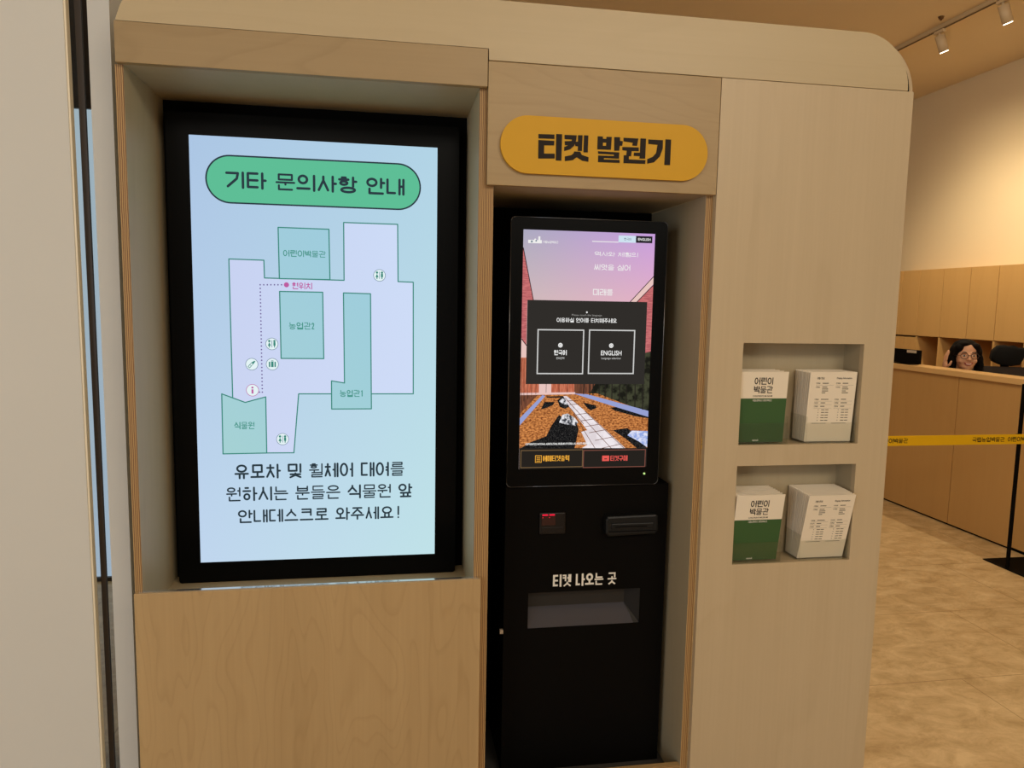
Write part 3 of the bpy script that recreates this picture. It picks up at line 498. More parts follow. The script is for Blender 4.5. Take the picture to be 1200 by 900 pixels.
for t in DISPLAY['text'][1:4]: hangul(mb, t[0], t[1], t[4], t[3], t[2], DY - e, .13, 0)
mb.build('notice_text', ink, screen)

# ------------------------------------------------------------------ ticket machine
TY = .14
TM = thing('ticket_machine', 'tall black ticket kiosk with a touchscreen standing inside the right-hand niche', 'ticket machine', (.56, .28, .08))
BX0, BX1 = .3265, .807
# body: black steel box with an opening for the ticket tray
zo0, zo1, xo0, xo1 = .518, .625, .3975, .7335
mb = MB(); mb.cells([BX0, xo0, xo1, BX1], [.082, zo0, zo1, .935], [(1, 1)], .150, .153)
mb.box(BX0, BX0 + .003, .153, .40, .082, .935).box(BX1 - .003, BX1, .153, .40, .082, .935).box(BX0, BX1, .15, .40, .935, .938).box(BX0, BX1, .397, .40, .082, .935)
body = mb.build('body', M['black'], TM)
zb_, xb_, xf_, yb_ = zo0 + .047, xo1 - .034, xo1 - .017, .196
mb = MB(); zt_ = zo1 + .02
mb.face([(xo0 - .01, yb_, zb_), (xb_, yb_, zb_), (xb_, yb_, zt_), (xo0 - .01, yb_, zt_)], 1)
mb.face([(xo0 - .01, .1535, zo0), (xf_, .1535, zo0), (xf_ - .006, .172, zo0 + .020), (xo0 - .01, .172, zo0 + .020)], 0); mb.face([(xo0 - .01, .172, zo0 + .020), (xf_ - .006, .172, zo0 + .020), (xb_, yb_, zb_), (xo0 - .01, yb_, zb_)], 0)
mb.face([(xf_, .1535, zo0), (xo1, .1535, zo0), (xo1, .1535, zb_), (xb_, yb_, zb_), (xf_ - .006, .172, zo0 + .020)], 1); mb.face([(xo1, .1535, zb_), (xo1, .1535, zt_), (xb_, yb_, zt_), (xb_, yb_, zb_)], 1)
mb.face([(xo0 - .01, .1535, zt_), (xo0 - .01, yb_, zt_), (xb_, yb_, zt_), (xo1, .1535, zt_)], 1); mb.face([(xo0 - .01, .1535, zo0), (xo0 - .01, yb_, zo0), (xo0 - .01, yb_, zt_), (xo0 - .01, .1535, zt_)], 1)
mb.tube((xb_, yb_ - .001, zb_), (xf_, .155, zo0), .0008, .0008, 6)
mb.build('ticket_tray', [M['steel_tray'], M['tray_back']], TM)['label'] = 'grey metal ticket tray'
mb = MB(); hangul(mb, '티켓 나오는 곳', .468, .640, .659, .677, .1495, .15, 0, 'sq'); mb.build('lettering', M['white_ink'], TM)
mb = MB().box(.424, .500, .143, .152, .799, .862, .003, 0)
mb.box(.430, .470, .1415, .1432, .826, .858, .001, 1).box(.430, .494, .1415, .1432, .804, .820, .001, 0)
sc = mb.build('code_scanner', [plain('scanner_plastic', (30, 25, 22), .4, 0, .2), plain('scanner_window', (56, 30, 26), .25, 0, .3)], TM)
mb = MB()
for x in (.4395, .4595): mb.box(x - .008, x + .008, .1405, .1415, .8545, .8585, .0008)
for x in (.433, .452): mb.box(x - .001, x + .001, .1405, .1415, .848, .850)
mb.build('scan_light', glow('red_led', (235, 30, 60), 1.2), sc)
mb = MB().prism([(.612, .842), (.618, .852), (.764, .855), (.770, .848), (.771, .806), (.763, .796), (.622, .792), (.613, .802)], .122, .152, bev=.006)
mb.box(.628, .756, .1185, .126, .814, .832, .003)
cr = mb.build('card_reader', plain('reader_plastic', (20, 20, 20), .42, 0, .25), TM)
mb = MB().box(.640, .735, .1178, .119, .8205, .8235).box(.622, .764, .1205, .1235, .8065, .8085); mb.build('card_slot', M['black_matt'], cr)
MB().box(BX0 - .010, BX0, .1495, .160, .507, .519, .001).build('side_hook', plain('beige_plastic', (178, 160, 140), .5), TM)['label'] = 'small beige hook'
# head: touchscreen monitor
mx0, mx1, mz0, mz1 = .3270, .7700, .9400, 1.6840
MB().prism(rrect(mx0, mz0, mx1, mz1, .012), TY + .001, .20, bev=.002).build('monitor', M['black_gloss'], TM)
rim = rrect(mx0, mz0, mx1, mz1, .012); mb = MB()
for i in range(len(rim)): mb.tube((rim[i][0], TY + .002, rim[i][1]), (rim[(i + 1) % len(rim)][0], TY + .002, rim[(i + 1) % len(rim)][1]), .0013, .0013, 6)
mb.build('monitor_rim', M['rim'], TM)
MB().box(mx0 + .03, mx1 - .03, .17, .36, .938, 1.5).build('monitor_mount', M['black'], TM)
MB().tube((.728, TY - .0008, .971), (.728, TY + .002, .971), .0030, .0030, 12).build('power_light', glow('green_led', (210, 250, 150), 1.0), TM)
q = TICKET['screen']; sx0 = (q[0][0] + q[3][0]) / 2; sx1 = (q[1][0] + q[2][0]) / 2; sz0 = (q[2][1] + q[3][1]) / 2; sz1 = (q[0][1] + q[1][1]) / 2
bx = (sx0 - .56, sx1 - .56, 1.40 - .08, sz1 - .08)
sky_m = glow_gradient('screen_dusk_sky', ((216, 190, 184), (236, 182, 190), (172, 170, 192), (200, 158, 220)), bx)
names = ['sky', 'brick', 'cream', 'brick_o', 'brown', 'ground', 'dkgreen', 'curb', 'black', 'rock', 'white', 'bar', 'line', 'rockb']
gm = [sky_m, glow('scr_brick', (176, 92, 96), 1, (208, 118, 118), 60, (1, 1, 8)), glow('scr_cream', (232, 196, 190)), glow('scr_brick_low', (178, 92, 66), 1, (206, 122, 92), 40, (8, 1, 1)), glow('scr_brown', (96, 60, 46), 1, (126, 78, 56), 40, (6, 1, 1)),
      glow('scr_bark', (118, 62, 32), 1, (226, 148, 82), 150, (1, 1, 1.7), .34, .66), glow('scr_hedge', (28, 28, 22), 1, (66, 68, 50), 60), glow('scr_curb', (150, 160, 210)), glow('scr_gravel', (16, 16, 18), 1, (74, 72, 70), 420, (1, 1, 1), .5, .72),
      glow('scr_rock', (60, 62, 70), 1, (232, 232, 236), 130, (1, 1, 1), .42, .6), glow('scr_white', (240, 236, 240)), glow('scr_bar', (38, 34, 30)), glow('scr_dark_line', (44, 28, 34)), glow('scr_rock_blue', (150, 170, 226), 1, (226, 228, 246), 110, (1, 1, 1), .42, .6), glow('scr_path', (222, 212, 216), 1, (240, 232, 236), 60)]
IX = {n: i for i, n in enumerate(names)}; IX['path'] = 14
PM = dict(brick_left='brick', white_left='cream', brick_left_low='brick_o', soffit='cream', brick_right='brick', dark_right='dkgreen', back_brick='brick_o', back_brick_brown='brown', back_door='cream', fence_dark='dkgreen', ground='ground', curb_line='cream', fence_left='brown', curb_left='curb', curb_right='curb', patch_a='black', patch_b='black', patch_c='black', patch_d='black', gravel='black', rock_a='rock', rock_b_dark='black', rock_b='rock', path='path', rock_c_dark='black', rock_c='rockb', bar='bar')
mb = MB().rect(sx0, sz0, sx1, sz1, TY, 0)
def clampq(p):
    x, z = min(max(p[0], sx0), sx1), min(max(p[1], sz0), sz1)
    return (sx0 if x - sx0 < .007 else sx1 if sx1 - x < .009 else x, sz0 if z - sz0 < .005 else z)
yy = TY
for k, v in TICKET['poly'].items():
    yy -= .00006; mb.flat([clampq(p) for p in v], yy, IX[PM[k]])
for i, (a, b) in enumerate(TICKET['lines']): mb.line(clampq(a), clampq(b), .0016 if i > 3 else .0022, TY - .0018 if i < 4 else TY - .0019, IX['line'] if i < 4 else IX['brown'])
for a, b in TICKET['bars']: mb.line(a, b, .0028 if a[0] > .5 else .0012, TY - .0019, IX['bar'])
Z = .0022
tsc = mb.build('screen', gm, TM)
R = TICKET['rects']; dark = glow('scr_panel', (48, 45, 42)); wht = glow('scr_text', (238, 238, 236)); tabw = glow('scr_tab', (206, 226, 240)); pale = glow('scr_pale_line', (206, 206, 204)); gold = glow('scr_gold', (240, 172, 60)); red = glow('scr_red', (232, 92, 84)); goldl = glow('scr_gold_line', (116, 92, 62)); redl = glow('scr_red_line', (128, 78, 66)); blk = glow('scr_black', (38, 36, 40)); gry = glow('scr_grey_text', (120, 136, 150)); dim = glow('scr_dim', (160, 158, 154))
def rc(k): (a, b), (c, d) = R[k]; return a, d, c, b
def frame(mb, x0, z0, x1, z1, w, y, m):
    mb.rect(x0, z0, x1, z0 + w, y, m).rect(x0, z1 - w, x1, z1, y, m).rect(x0, z0, x0 + w, z1, y, m).rect(x1 - w, z0, x1, z1, y, m)
TX = TICKET['text']; LT = TICKET['latin']
def ht(mb, i, w, y, m, cap='sq'): t = TX[i]; hangul(mb, t[0], t[1], t[4], t[3], t[2], y, w, m, cap)
def lt(mb, i, y, m, bold=0.0): t = LT[i]; latin(mb, t[0], t[1], t[4], t[3], t[2], y, m, bold)
mb = MB(); a = rc('logo'); mb.rect(*a, TY - Z, 0); mb.rect(*rc('logo_tower'), TY - Z, 0); c_ = rc('logo_dot'); mb.disc(((c_[0] + c_[2]) / 2, (c_[1] + c_[3]) / 2), .0028, TY - Z, 0, 10); mb.disc((a[0] + .010, (a[1] + a[3]) / 2), .003, TY - Z - .0002, 1, 10); mb.disc((a[0] + .022, a[3] - .002), .0024, TY - Z - .0002, 1, 10)
mb.build('logo', [wht, gry], tsc); mb = MB(); ht(mb, 0, .12, TY - Z, 0); mb.build('logo_lettering', wht, tsc)
MB().rect(*rc('line'), TY - Z, 0).build('header_line', wht, tsc)
mb = MB(); mb.rect(*rc('tab_w'), TY - Z, 0); ht(mb, 1, .12, TY - Z - .0003, 1); mb.build('language_tab', [tabw, gry], tsc)
mb = MB(); mb.rect(*rc('tab_d'), TY - Z, 0); lt(mb, 0, TY - Z - .0003, 1, .014); mb.build('language_tab', [blk, wht], tsc)
for i in (2, 3, 4): mb = MB(); ht(mb, i, .115, TY - Z, 0); mb.build('slogan_line', wht, tsc)
mb = MB(); lt(mb, 4, TY - Z, 0, .03); mb.build('copyright_line', wht, tsc)
mb = MB(); mb.rect(*rc('dialog'), TY - Z, 0); mb.disc(TICKET['dots'][0], .0025, TY - Z - .0003, 1, 12); lt(mb, 1, TY - Z - .0003, 2); ht(mb, 5, .13, TY - Z - .0003, 1)
dlg = mb.build('dialog_panel', [dark, wht, dim], tsc)
for k, ti, sub, dt in (('bl', 6, 7, 1), ('br', 2, 3, 2)):
    mb = MB(); frame(mb, *rc(k), .0034, TY - Z - .0003, 1); mb.disc(TICKET['dots'][dt], .0064, TY - Z - .0003, 0, 16); mb.ring(TICKET['dots'][dt], .003, .0008, TY - Z - .0005, 2, 12)
    if k == 'bl': ht(mb, 6, .15, TY - Z - .0003, 0); ht(mb, 7, .11, TY - Z - .0003, 1)
    else: lt(mb, 2, TY - Z - .0003, 0, .014); lt(mb, 3, TY - Z - .0003, 1)
    mb.build('language_button', [wht, pale, dark], tsc)
for k, ic, ti, c1, c2 in (('box_a', 'ic_a', 8, goldl, gold), ('box_b', 'ic_b', 9, redl, red)):
    mb = MB(); frame(mb, *rc(k), .0022, TY - Z, 0); ht(mb, ti, .13, TY - Z, 1); a = rc(ic)
    if k == 'box_a':
        frame(mb, *a, .0016, TY - Z, 1)
        for i in range(3): mb.rect(a[0] + .004, a[1] + .004 + i * .005, a[2] - .004, a[1] + .006 + i * .005, TY - Z, 1)
    else: mb.rect(*a, TY - Z, 1); mb.rect((a[0] + a[2]) / 2 - .004, a[1] + .005, (a[0] + a[2]) / 2 + .004, a[1] + .0075, TY - Z - .0003, 2)
    mb.build('menu_button', [c1, c2, dark], tsc)

# ------------------------------------------------------------------ leaflets and their clear holders
BW, BH = .142, .198
def leaflet_mesh(front):
    mb = MB().box(-BW / 2, BW / 2, -.0012, .0012, 0, BH, .0004, 0, 1)
    if front == 'cover': mb.rect(-BW / 2 + .0004, .0004, BW / 2 - .0004, BH * .626, -.00135, 1)
    return mb
def cover_print():
    mb = MB(); hangul(mb, '어린이', -.029, BH * .820, .027, BH * .919, -.0015, .13, 0, 'sq'); hangul(mb, '박물관', -.029, BH * .698, .027, BH * .800, -.0015, .13, 0, 'sq')
    latin(mb, "CHILDREN'S MUSEUM", -.030, BH * .648, .027, BH * .672, -.0015, 0, .01)
    m2 = MB(); hangul(m2, '국립농업박물관 어린이박물관', -.030, BH * .584, .027, BH * .612, -.0016, .10, 0, 'sq')
    m3 = MB(); latin(m3, 'namuk', -.020, BH * .018, -.002, BH * .048, -.0016, 0, .03)
    return mb, m2, m3
def info_print():
    mb = MB(); r = random.Random(3)
    def bar(x0, x1, z, h=.0016, m=0): mb.rect(x0, z, x1, z + h, -.0015, m)
    hangul(mb, '관람 안내', -.050, BH * .895, -.028, BH * .925, -.0015, .13, 1, 'sq'); latin(mb, 'Display Information', .010, BH * .893, .056, BH * .925, -.0015, 1, .02)
    for cx in (-.052, .009):
        for z, n in ((.83, 1), (.775, 4), (.60, 1), (.55, 1), (.50, 1)):
            if z != .775: mb.rect(cx, BH * (z - .018), cx + .054, BH * (z - .018) + .0004, -.0015, 0)
            hangul(mb, r.choice(['관람일', '대상자', '운영일']), cx, BH * z, cx + .013, BH * (z + .019), -.0015, .12, 0, 'sq')
            for i in range(n): bar(cx + .02, cx + .03 + r.random() * .014, BH * (z + .004 - i * .027), .0022)
        for i in range(5): bar(cx + .014, cx + .016, BH * (.455 - i * .038), .002); bar(cx + .024, cx + .034, BH * (.455 - i * .038), .002); bar(cx + .036, cx + .046, BH * (.455 - i * .038), .002)
        bar(cx - .002, cx + .042, BH * .262, .0012)
    return mb
HOLD = {}
def pocket(x0, zb, n, lean, kind, where, lbl, grp):
    """a clear holder with n leaflets: the front one leans out by 'lean' degrees, those behind stand straighter"""
    xc = x0 + BW / 2
    h = MB(); a, b = x0 - .004, x0 + BW + .004
    if kind == 'cover': a = max(a, .9185)
    h.box(a, b, .003, .0046, zb, zb + .058, 0).box(a, b, .0046, .090, zb, zb + .0015).box(b - .0015, b, .0046, .090, zb + .0015, zb + .075).box(a, a + .0015, .0046, .090, zb + .0015, zb + .075).box(a + .0015, b - .0015, .0885, .090, zb + .0015, zb + .12)
    o = h.build('leaflet_holder', M['acrylic'], origin=((a + b) / 2, .045, zb)); tag(o, 'clear acrylic pocket holding the ' + where, 'leaflet holder', 'clear acrylic leaflet holders')
    step = .064 / n; first = None
    for i in range(n):
        f = i / max(1, n - 1)
        if i == 0:
            o = leaflet_mesh(kind).build('leaflet', [M['paper'], M['green_ink']], origin=(0, 0, 0)); first = o
            if kind == 'cover':
                for c, nm, mt in zip(cover_print(), ('title_lettering', 'caption_lettering', 'logo'), ('ink', 'white_ink', 'white_ink')): c.build(nm, M[mt], o)
            else: c = info_print().build('lettering', [M['grey_ink'], M['ink']], o)
            tag(o, lbl[0], 'leaflet', grp)
        else:
            o = back.copy() if i > 1 else leaflet_mesh('plain').build('leaflet', [M['paper']], origin=(0, 0, 0))
            if i > 1: COL.objects.link(o)
            back = o; tag(o, lbl[1], 'leaflet', grp)
        ang = math.radians(lean * (1 - f) ** 1.3)
        o.location = (xc + (random.random() - .5) * .0016, .0185 + (.004 if lean else 0) + f * (.064 - .004), zb + .0018)
        o.rotation_euler = (ang, 0, 0)
pocket(.9425, 1.0795, 4, 4, 'cover', 'green leaflets in the upper opening', ('green and white leaflet cover in the upper opening of the kiosk', 'white-topped leaflet tucked behind the green cover in the upper opening'), 'leaflets in the upper left pocket')
pocket(1.1485, 1.0795, 9, 4, 'info', 'timetable leaflets in the upper opening', ('white leaflet with printed timetable in the upper opening of the kiosk', 'leaflet stacked behind the printed timetable in the upper opening'), 'leaflets in the upper right pocket')
pocket(.9425, .7425, 8, 9, 'cover', 'green leaflets in the lower opening', ('green and white leaflet cover in the lower opening of the kiosk', 'white-topped leaflet tucked behind the green cover in the lower opening'), 'leaflets in the lower left pocket')
pocket(1.1500, .7425, 13, 13, 'info', 'timetable leaflets in the lower opening', ('white leaflet with printed timetable leaning out of the lower opening', 'leaflet fanned out behind the printed timetable in the lower opening'), 'leaflets in the lower right pocket')

# ------------------------------------------------------------------ reception desk
CT = thing('reception_desk', 'long honey-coloured wooden reception desk with a pale top edge', 'desk', (3.84, 3.8, 0))
for y0, y1 in ((2.0, 2.492), (2.498, 4.1), (4.106, 5.7)):
    MB().box(3.77, 3.79, y0, y1, .014, 1.02, .001).build('front_panel', M['honey_desk'], CT)
MB().box(3.785, 3.9, 2.0, 5.7, 0, .014).build('plinth', M['black'], CT)
MB().box(3.752, 3.93, 1.985, 5.7, 1.02, 1.056, .002).build('worktop', M['honey_top'], CT)
MB().box(3.79, 3.9, 1.99, 2.01, .022, 1.02).build('end_panel', M['honey_desk'], CT)
LC = thing('low_desk', 'lower wooden desk section right of the reception desk at the picture edge', 'desk', (3.98, 1.2, 0))
MB().box(3.77, 3.99, .5, 1.98, .022, .86, .001).build('front_panel', M['honey_desk'], LC)
MB().box(3.76, 4.3, .5, 1.98, .86, .885, .002).build('worktop', M['black'], LC)
MB().box(3.785, 3.98, .5, 1.98, 0, .022).build('plinth', M['black'], LC)
tag(MB().box(3.80, 3.98, 1.60, 1.94, .886, .985, .004).build('paper_tray', plain('pale_grey', (190, 184, 174), .5), origin=(3.9, 1.8, .886)), 'pale grey tray on the low desk at the right picture edge', 'tray')
EB = thing('desk_monitor', 'black back of a flat monitor with a white sticker standing on the reception desk', 'monitor', (3.82, 3.11, 1.0565))
MB().box(3.800, 3.826, 2.93, 3.32, 1.066, 1.168, .003).build('housing', M['black'], EB)
MB().box(3.795, 3.88, 3.02, 3.24, 1.0565, 1.0615, .001).box(3.826, 3.845, 3.10, 3.16, 1.0615, 1.12).build('stand', M['black'], EB)
MB().box(3.7985, 3.7998, 2.955, 3.055, 1.145, 1.165).build('sticker', plain('sticker', (196, 180, 160), .6), EB)

# ------------------------------------------------------------------ storage wall behind the desk
CX = 5.2
edges = [5.75, 5.38, 5.011, 4.752, 4.44, 4.107, 3.792, 3.470]
ordn = ['wall cabinet door mostly hidden behind the kiosk edge', 'wall cabinet door farthest left, beside the kiosk edge', 'narrow wall cabinet door, second from the kiosk edge', 'wall cabinet door third from the kiosk edge, above the open shelf', 'wall cabinet door above and left of the seated woman', 'wall cabinet door directly right above the seated woman', 'wall cabinet door above the black office chair']
for i in range(7):
    a, b = edges[i + 1], edges[i]
    if i == 0: continue
    t = thing('wall_cabinet', 'honey wooden ' + ordn[i], 'cabinet', (CX + .18, (a + b) / 2, 1.205), 0, 'wall cabinets behind the desk')
    MB().box(CX + .06, 5.548, a + .0005, b - .0005, 1.205, 1.852).build('body', M['honey'], t)
    MB().box(CX, CX + .018, a + .0032, b - .0032, 1.208, 1.857, .001).build('door', M['honey'], t)
t = thing('tall_cupboard', 'honey wooden cupboard with two small doors behind the black box', 'cupboard', (CX + .18, 5.07, 0))
MB().box(CX + .06, 5.548, 4.756, 5.38, 0, 1.195).build('body', M['honey'], t)
for a, b in ((4.76, 4.92), (4.923, 5.15), (5.153, 5.376)): MB().box(CX, CX + .018, a, b, .03, 1.190, .001).build('door', M['honey'], t)
t = thing('open_shelf', 'open wooden pigeonhole shelf under the wall cabinets behind the desk', 'shelf', (CX + .18, 4.1, 0))
MB().box(5.53, 5.548, 3.47, 4.752, 0, 1.203).build('back_panel', M['honey'], t)
for y in edges[3:]: MB().box(CX, 5.53, max(y - .009, 3.47), min(y + .009, 4.752), 0, 1.203, .001).build('divider', M['honey'], t)
MB().box(CX + .005, 5.53, 3.48, 4.74, .74, .76).build('shelf_board', M['honey'], t)
MB().box(CX, CX + .018, 3.48, 4.74, .05, .735).build('front_panel', M['honey'], t)

# ------------------------------------------------------------------ office chairs
fab = plain('black_chair_fabric', (12, 12, 13), .85, 0, .2); mesh_m = plain('dark_mesh', (52, 42, 36), .8)
def chair(name, label, loc, rz, grp):
    t = thing(name, label, 'office chair', loc, rz, grp)
    mb = MB().prism([(-.135, .030), (-.128, .085), (-.085, .122), (-.03, .128), (.03, .112), (.085, .108), (.132, .112), (.140, .085), (.118, .03), (.100, -.012), (.03, -.022), (-.06, -.014), (-.118, .008)], -.045, .02, bev=.016)
    for v in mb.bm.verts: v.co = Vector((v.co.x * .88, v.co.y, v.co.z * 1.12 + 1.048))
    for f in mb.bm.faces: f.smooth = True
    mb.build('headrest', fab, t)
    mb = MB().prism(rrect(-.25, .56, .25, 1.015, .07), -.012, .02, bev=.008); mb.build('backrest', mesh_m, t)
    MB().box(-.03, .03, .022, .045, .42, 1.15, .008).build('spine', fab, t)
    MB().box(-.24, .24, -.5, -.02, .43, .50, .03).build('seat', fab, t)
    for s in (-1, 1):
        MB().path([(s * .27, -.2, .44), (s * .29, -.2, .66)], .014).box(s * .29 - .04, s * .29 + .04, -.34, -.08, .66, .69, .01).build('armrest', fab, t)
    MB().tube((0, -.26, .12), (0, -.26, .43), .03, .025).build('gas_lift', fab, t)
    for i in range(5):
        a = 2 * math.pi * i / 5; p = (.29 * math.cos(a), -.26 + .29 * math.sin(a), .075)
        l = MB().tube((0, -.26, .12), p, .026, .016, 10).build('leg', fab, t); MB().ball((p[0], p[1], .03), (.03, .02, .03), 0, 2).build('caster', fab, l)
    return t
chair('office_chair', 'black office chair with a wide headrest to the right of the seated woman', (4.95, 3.372, 0), math.radians(-25), None)

# ------------------------------------------------------------------ the woman behind the desk
PX = thing('person', 'woman with dark bobbed hair and round glasses smiling behind the desk, hand raised', 'person', (4.20, 2.945, 0), math.radians(-27), None)
skin = plain('skin', (214, 164, 132), .55, 0, .3); hair_m = plain('dark_hair', (14, 10, 9), .75, 0, .1, .2, 200); top_m = plain('black_knit', (20, 18, 18), .85); lip = plain('lips', (176, 84, 78), .5); teeth = plain('teeth', (236, 226, 214), .4); eye_w = plain('eye_white', (230, 222, 212), .4); eye_d = plain('eye_dark', (20, 14, 12), .3); frame_m = plain('glasses_frame', (48, 22, 16), .35)
mb = MB(); HZ = 1.128
mb.ball((0, .020, HZ + .030), (.076, .094, .088)); mb.ball((0, -.020, HZ - .018), (.066, .070, .082)); mb.ball((0, -.040, HZ - .070), (.042, .042, .032)); mb.ball((0, -.055, HZ - .088), (.024, .022, .016), 0, 2)
for s in (-1, 1):
    mb.ball((s * .036, -.058, HZ - .030), (.026, .022, .024), 0, 2); mb.ball((s * .078, .012, HZ - .012), (.008, .018, .030), 0, 2); mb.ball((s * .030, -.076, HZ + .026), (.026, .010, .008), 0, 2)
mb.capsule((0, -.086, HZ + .014), (0, -.101, HZ - .020), .007, .0115); mb.ball((-.010, -.092, HZ - .022), (.008, .008, .007), 0, 2); mb.ball((.010, -.092, HZ - .022), (.008, .008, .007), 0, 2)
mb.capsule((0, .028, HZ - .06), (0, .045, HZ - .18), .050, .054)
mb.ball((0, .05, .84), (.165, .095, .11)); mb.ball((0, .05, .66), (.140, .10, .17)); mb.ball((0, .05, .53), (.165, .13, .10))
for s in (-1, 1):
    mb.capsule((s * .09, .02, .53), (s * .11, -.34, .52), .085, .062); mb.capsule((s * .11, -.34, .52), (s * .11, -.20, .09), .058, .038); mb.capsule((s * .11, -.18, .05), (s * .115, -.34, .04), .036, .028)
mb.capsule((.175, .05, .87), (.215, .02, .66), .050, .040); mb.capsule((.215, .02, .66), (.12, -.20, .70), .038, .026); mb.ball((.085, -.25, .70), (.045, .04, .018), 0, 2)
E_, Wr = (-.235, -.03, .72), (-.152, -.060, 1.020)
mb.capsule((-.175, .05, .87), E_, .050, .040); mb.capsule(E_, Wr, .038, .025)
# raised right hand: palm, four fingers and a thumb
pc = Vector((-.146, -.062, 1.066)); mb.ball(pc, (.016, .032, .043), 0, 3)
for dy, ln, bend in ((-.026, .062, -.010), (-.009, .070, -.014), (.009, .066, -.016), (.024, .052, -.018)):
    a = pc + Vector((0, dy * .95, .034)); b = a + Vector((.004, dy * .22, ln * .5)); c = b + Vector((bend * -.8, dy * .12, ln * .46))
    mb.capsule(a, b, .0088, .0080); mb.capsule(b, c, .0080, .0066)
a = pc + Vector((.004, -.026, -.016)); b = a + Vector((.014, -.026, .018)); c = b + Vector((.008, -.008, .024)); mb.capsule(a, b, .0105, .0092); mb.capsule(b, c, .0092, .0072)
bodyo = mb.build('body', skin, PX); remesh(bodyo, .0042, 2)
mb = MB()
mb.ball((0, .036, HZ + .030), (.090, .098, .090)); mb.ball((0, .040, HZ + .060), (.086, .100, .066)); mb.ball((-.056, -.032, HZ + .062), (.030, .040, .032)); mb.ball((-.028, -.030, HZ + .090), (.040, .036, .018)); mb.ball((.050, -.026, HZ + .074), (.032, .036, .026))
for s, w in ((-1, 1.0), (1, .92)):
    mb.ball((s * .080, .012, HZ + .024), (.026, .052, .056)); mb.ball((s * .092, .018, HZ - .034), (.030 * w, .048, .058)); mb.ball((s * .094, .022, HZ - .088), (.034 * w, .046, .040)); mb.ball((s * .104, -.006, HZ - .062), (.016, .020, .028), 0, 2); mb.ball((s * .112, .024, HZ - .100), (.018, .024, .022), 0, 2)
    mb.ball((s * .068, -.034, HZ + .054), (.016, .026, .034), 0, 2)
mb.ball((0, .10, HZ - .04), (.075, .045, .10))
hr = mb.build('hair', hair_m, PX); remesh(hr, .005, 2)
mb = MB(); mb.ball((0, .052, .845), (.182, .112, .108)); mb.ball((0, .052, .66), (.156, .114, .20)); mb.capsule((0, .045, .93), (0, .044, .955), .070, .062)
for s in (-1, 1): mb.capsule((s * .175, .05, .87), (s * .23, .0, .70) if s > 0 else E_, .060, .050)
mb.capsule(E_, Vector(E_).lerp(Vector(Wr), .78), .048, .036); mb.capsule((.23, .0, .68), (.15, -.15, .69), .047, .036)
sw = mb.build('sweater', top_m, PX); remesh(sw, .008, 2)
for s in (-1, 1):
    mb = MB(); mb.ball((s * .031, -.0800, HZ + .008), (.0125, .0045, .0058), 0, 2); mb.ball((s * .031, -.0838, HZ + .008), (.0058, .0028, .0054), 1, 2); mb.path([(s * .016, -.088, HZ + .030), (s * .032, -.0885, HZ + .035), (s * .047, -.080, HZ + .030)], .0028, 6, 1)
    mb.build('eye', [eye_w, eye_d], PX)
mb = MB(); mb.path([(-.027, -.0785, HZ - .043), (-.015, -.087, HZ - .050), (0, -.0905, HZ - .052), (.015, -.087, HZ - .050), (.027, -.0785, HZ - .043)], .0042, 8, 0); mb.path([(-.022, -.080, HZ - .050), (-.010, -.087, HZ - .060), (.010, -.087, HZ - .060), (.022, -.080, HZ - .050)], .0045, 8, 0); mb.path([(-.017, -.0875, HZ - .0505), (0, -.0925, HZ - .055), (.017, -.0875, HZ - .0505)], .0036, 8, 1)
mb.build('mouth', [lip, teeth], PX)
mb = MB()
for s in (-1, 1):
    pts = [(s * .0335 + .0245 * math.cos(2 * math.pi * i / 20), -.1005 + .10 * (abs(s * .0335 + .0245 * math.cos(2 * math.pi * i / 20)) - .03) ** 1 * .35, HZ + .006 + .0215 * math.sin(2 * math.pi * i / 20)) for i in range(21)]
    mb.path(pts, .0022, 6); mb.path([(s * .058, -.098, HZ + .010), (s * .084, -.03, HZ + .006), (s * .086, .012, HZ + .002)], .0018, 6)
mb.path([(-.009, -.1015, HZ + .009), (0, -.104, HZ + .012), (.009, -.1015, HZ + .009)], .0020, 6)
mb.build('glasses', frame_m, PX)

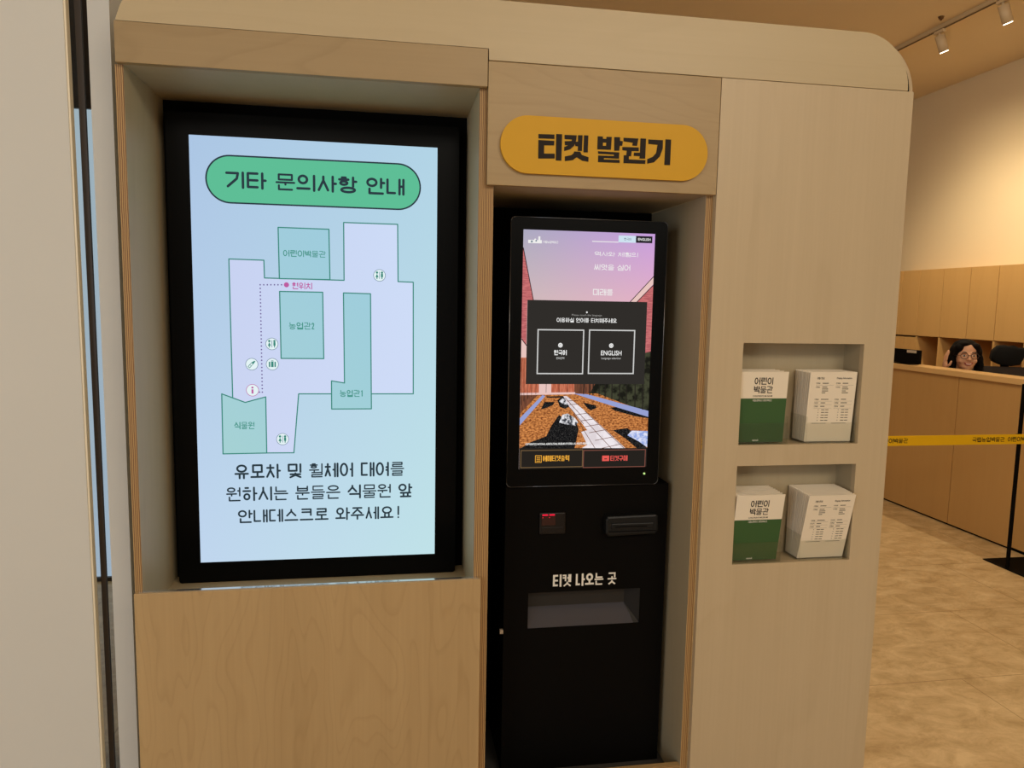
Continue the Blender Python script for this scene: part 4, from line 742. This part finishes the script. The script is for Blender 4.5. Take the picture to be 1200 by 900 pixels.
# ------------------------------------------------------------------ barrier stand with printed tape
B = thing('barrier_stand', 'black barrier stand with yellow printed tape and square base before the desk', 'barrier', (3.60, 1.69, 0))
MB().box(3.463, 3.760, 1.545, 1.845, .0005, .006, .0015).build('base_plate', M['black'], B)
MB().box(3.476, 3.492, 1.682, 1.698, .006, 1.06, .002).build('post', M['black'], B)
MB().box(3.470, 3.498, 1.676, 1.706, .728, .778, .004).build('cassette', M['black'], B)
mb = MB(); mb.box(1.42, 3.60, 1.6720, 1.6732, .7255, .7805, 0, 0)
z0, z1 = .7400, .7662
for x in (1.587, 2.378, 3.169):
    hangul(mb, '국립농업박물관', x, z0, x + .203, z1, 1.6714, .13, 1, 'sq'); hangul(mb, '어린이박물관', x + .222, z0, x + .396, z1, 1.6714, .13, 1, 'sq')
mb.build('tape', [M['tape'], M['ink']], B)['label'] = 'yellow tape with black Korean lettering'

# ------------------------------------------------------------------ ceiling track lights
trk = tag(MB().box(4.29, 4.325, -1.0, 6.5, 3.668, 3.7, .002).box(4.300, 4.315, -1.0, 6.5, 3.664, 3.668, 0, 1).build('light_track', [plain('track_white', (196, 172, 136), .5), plain('track_slot', (90, 70, 46), .6)], origin=(4.307, 2.75, 3.684)), 'long pale ceiling track carrying the spotlights', 'track')
lens_m = glow('spot_lens', (255, 244, 214), 6.0); lamp_m = plain('lamp_white', (206, 182, 146), .5)
for y, lb in ((3.00, 'white track spotlight nearest the upper right corner of the picture'), (3.615, 'white track spotlight in the middle of the visible track'), (4.16, 'white track spotlight half hidden behind the kiosk top corner')):
    t = thing('track_spotlight', lb, 'spotlight', (4.307, y, 3.664), 0, 'spotlights on the ceiling track')
    MB().box(4.292, 4.322, y - .05, y + .05, 3.640, 3.6635, .003).build('adapter', lamp_m, t)
    a = Vector((4.307, y, 3.63)); d = Vector((.42, 0, -1)).normalized(); p = a + d * .135
    MB().tube((4.307, y, 3.640), (4.307, y, 3.612), .010, .010, 10).build('stem', lamp_m, t)
    MB().tube(a + d * .005, p, .036, .036, 24).build('housing', lamp_m, t)
    MB().tube(p + d * .0005, p + d * .004, .030, .030, 24).build('lens', lens_m, t)
    spot('spot_beam', p + d * .02, (5.55, y + .30, 1.75), 28, 110, 1.0, (1.0, .80, .52), .03)
    spot('spot_flood', p + d * .02, (4.75, y, 0), 46, 130, .8, (1.0, .82, .56), .03)
tag(MB().tube((4.185, 3.457, 3.70), (4.185, 3.457, 3.682), .022, .016, 16).tube((4.185, 3.457, 3.682), (4.185, 3.457, 3.672), .008, .008, 10).build('sprinkler', plain('brass', (110, 80, 50), .4, .6), origin=(4.185, 3.457, 3.69)), 'small dark sprinkler in the ceiling above the track', 'sprinkler')
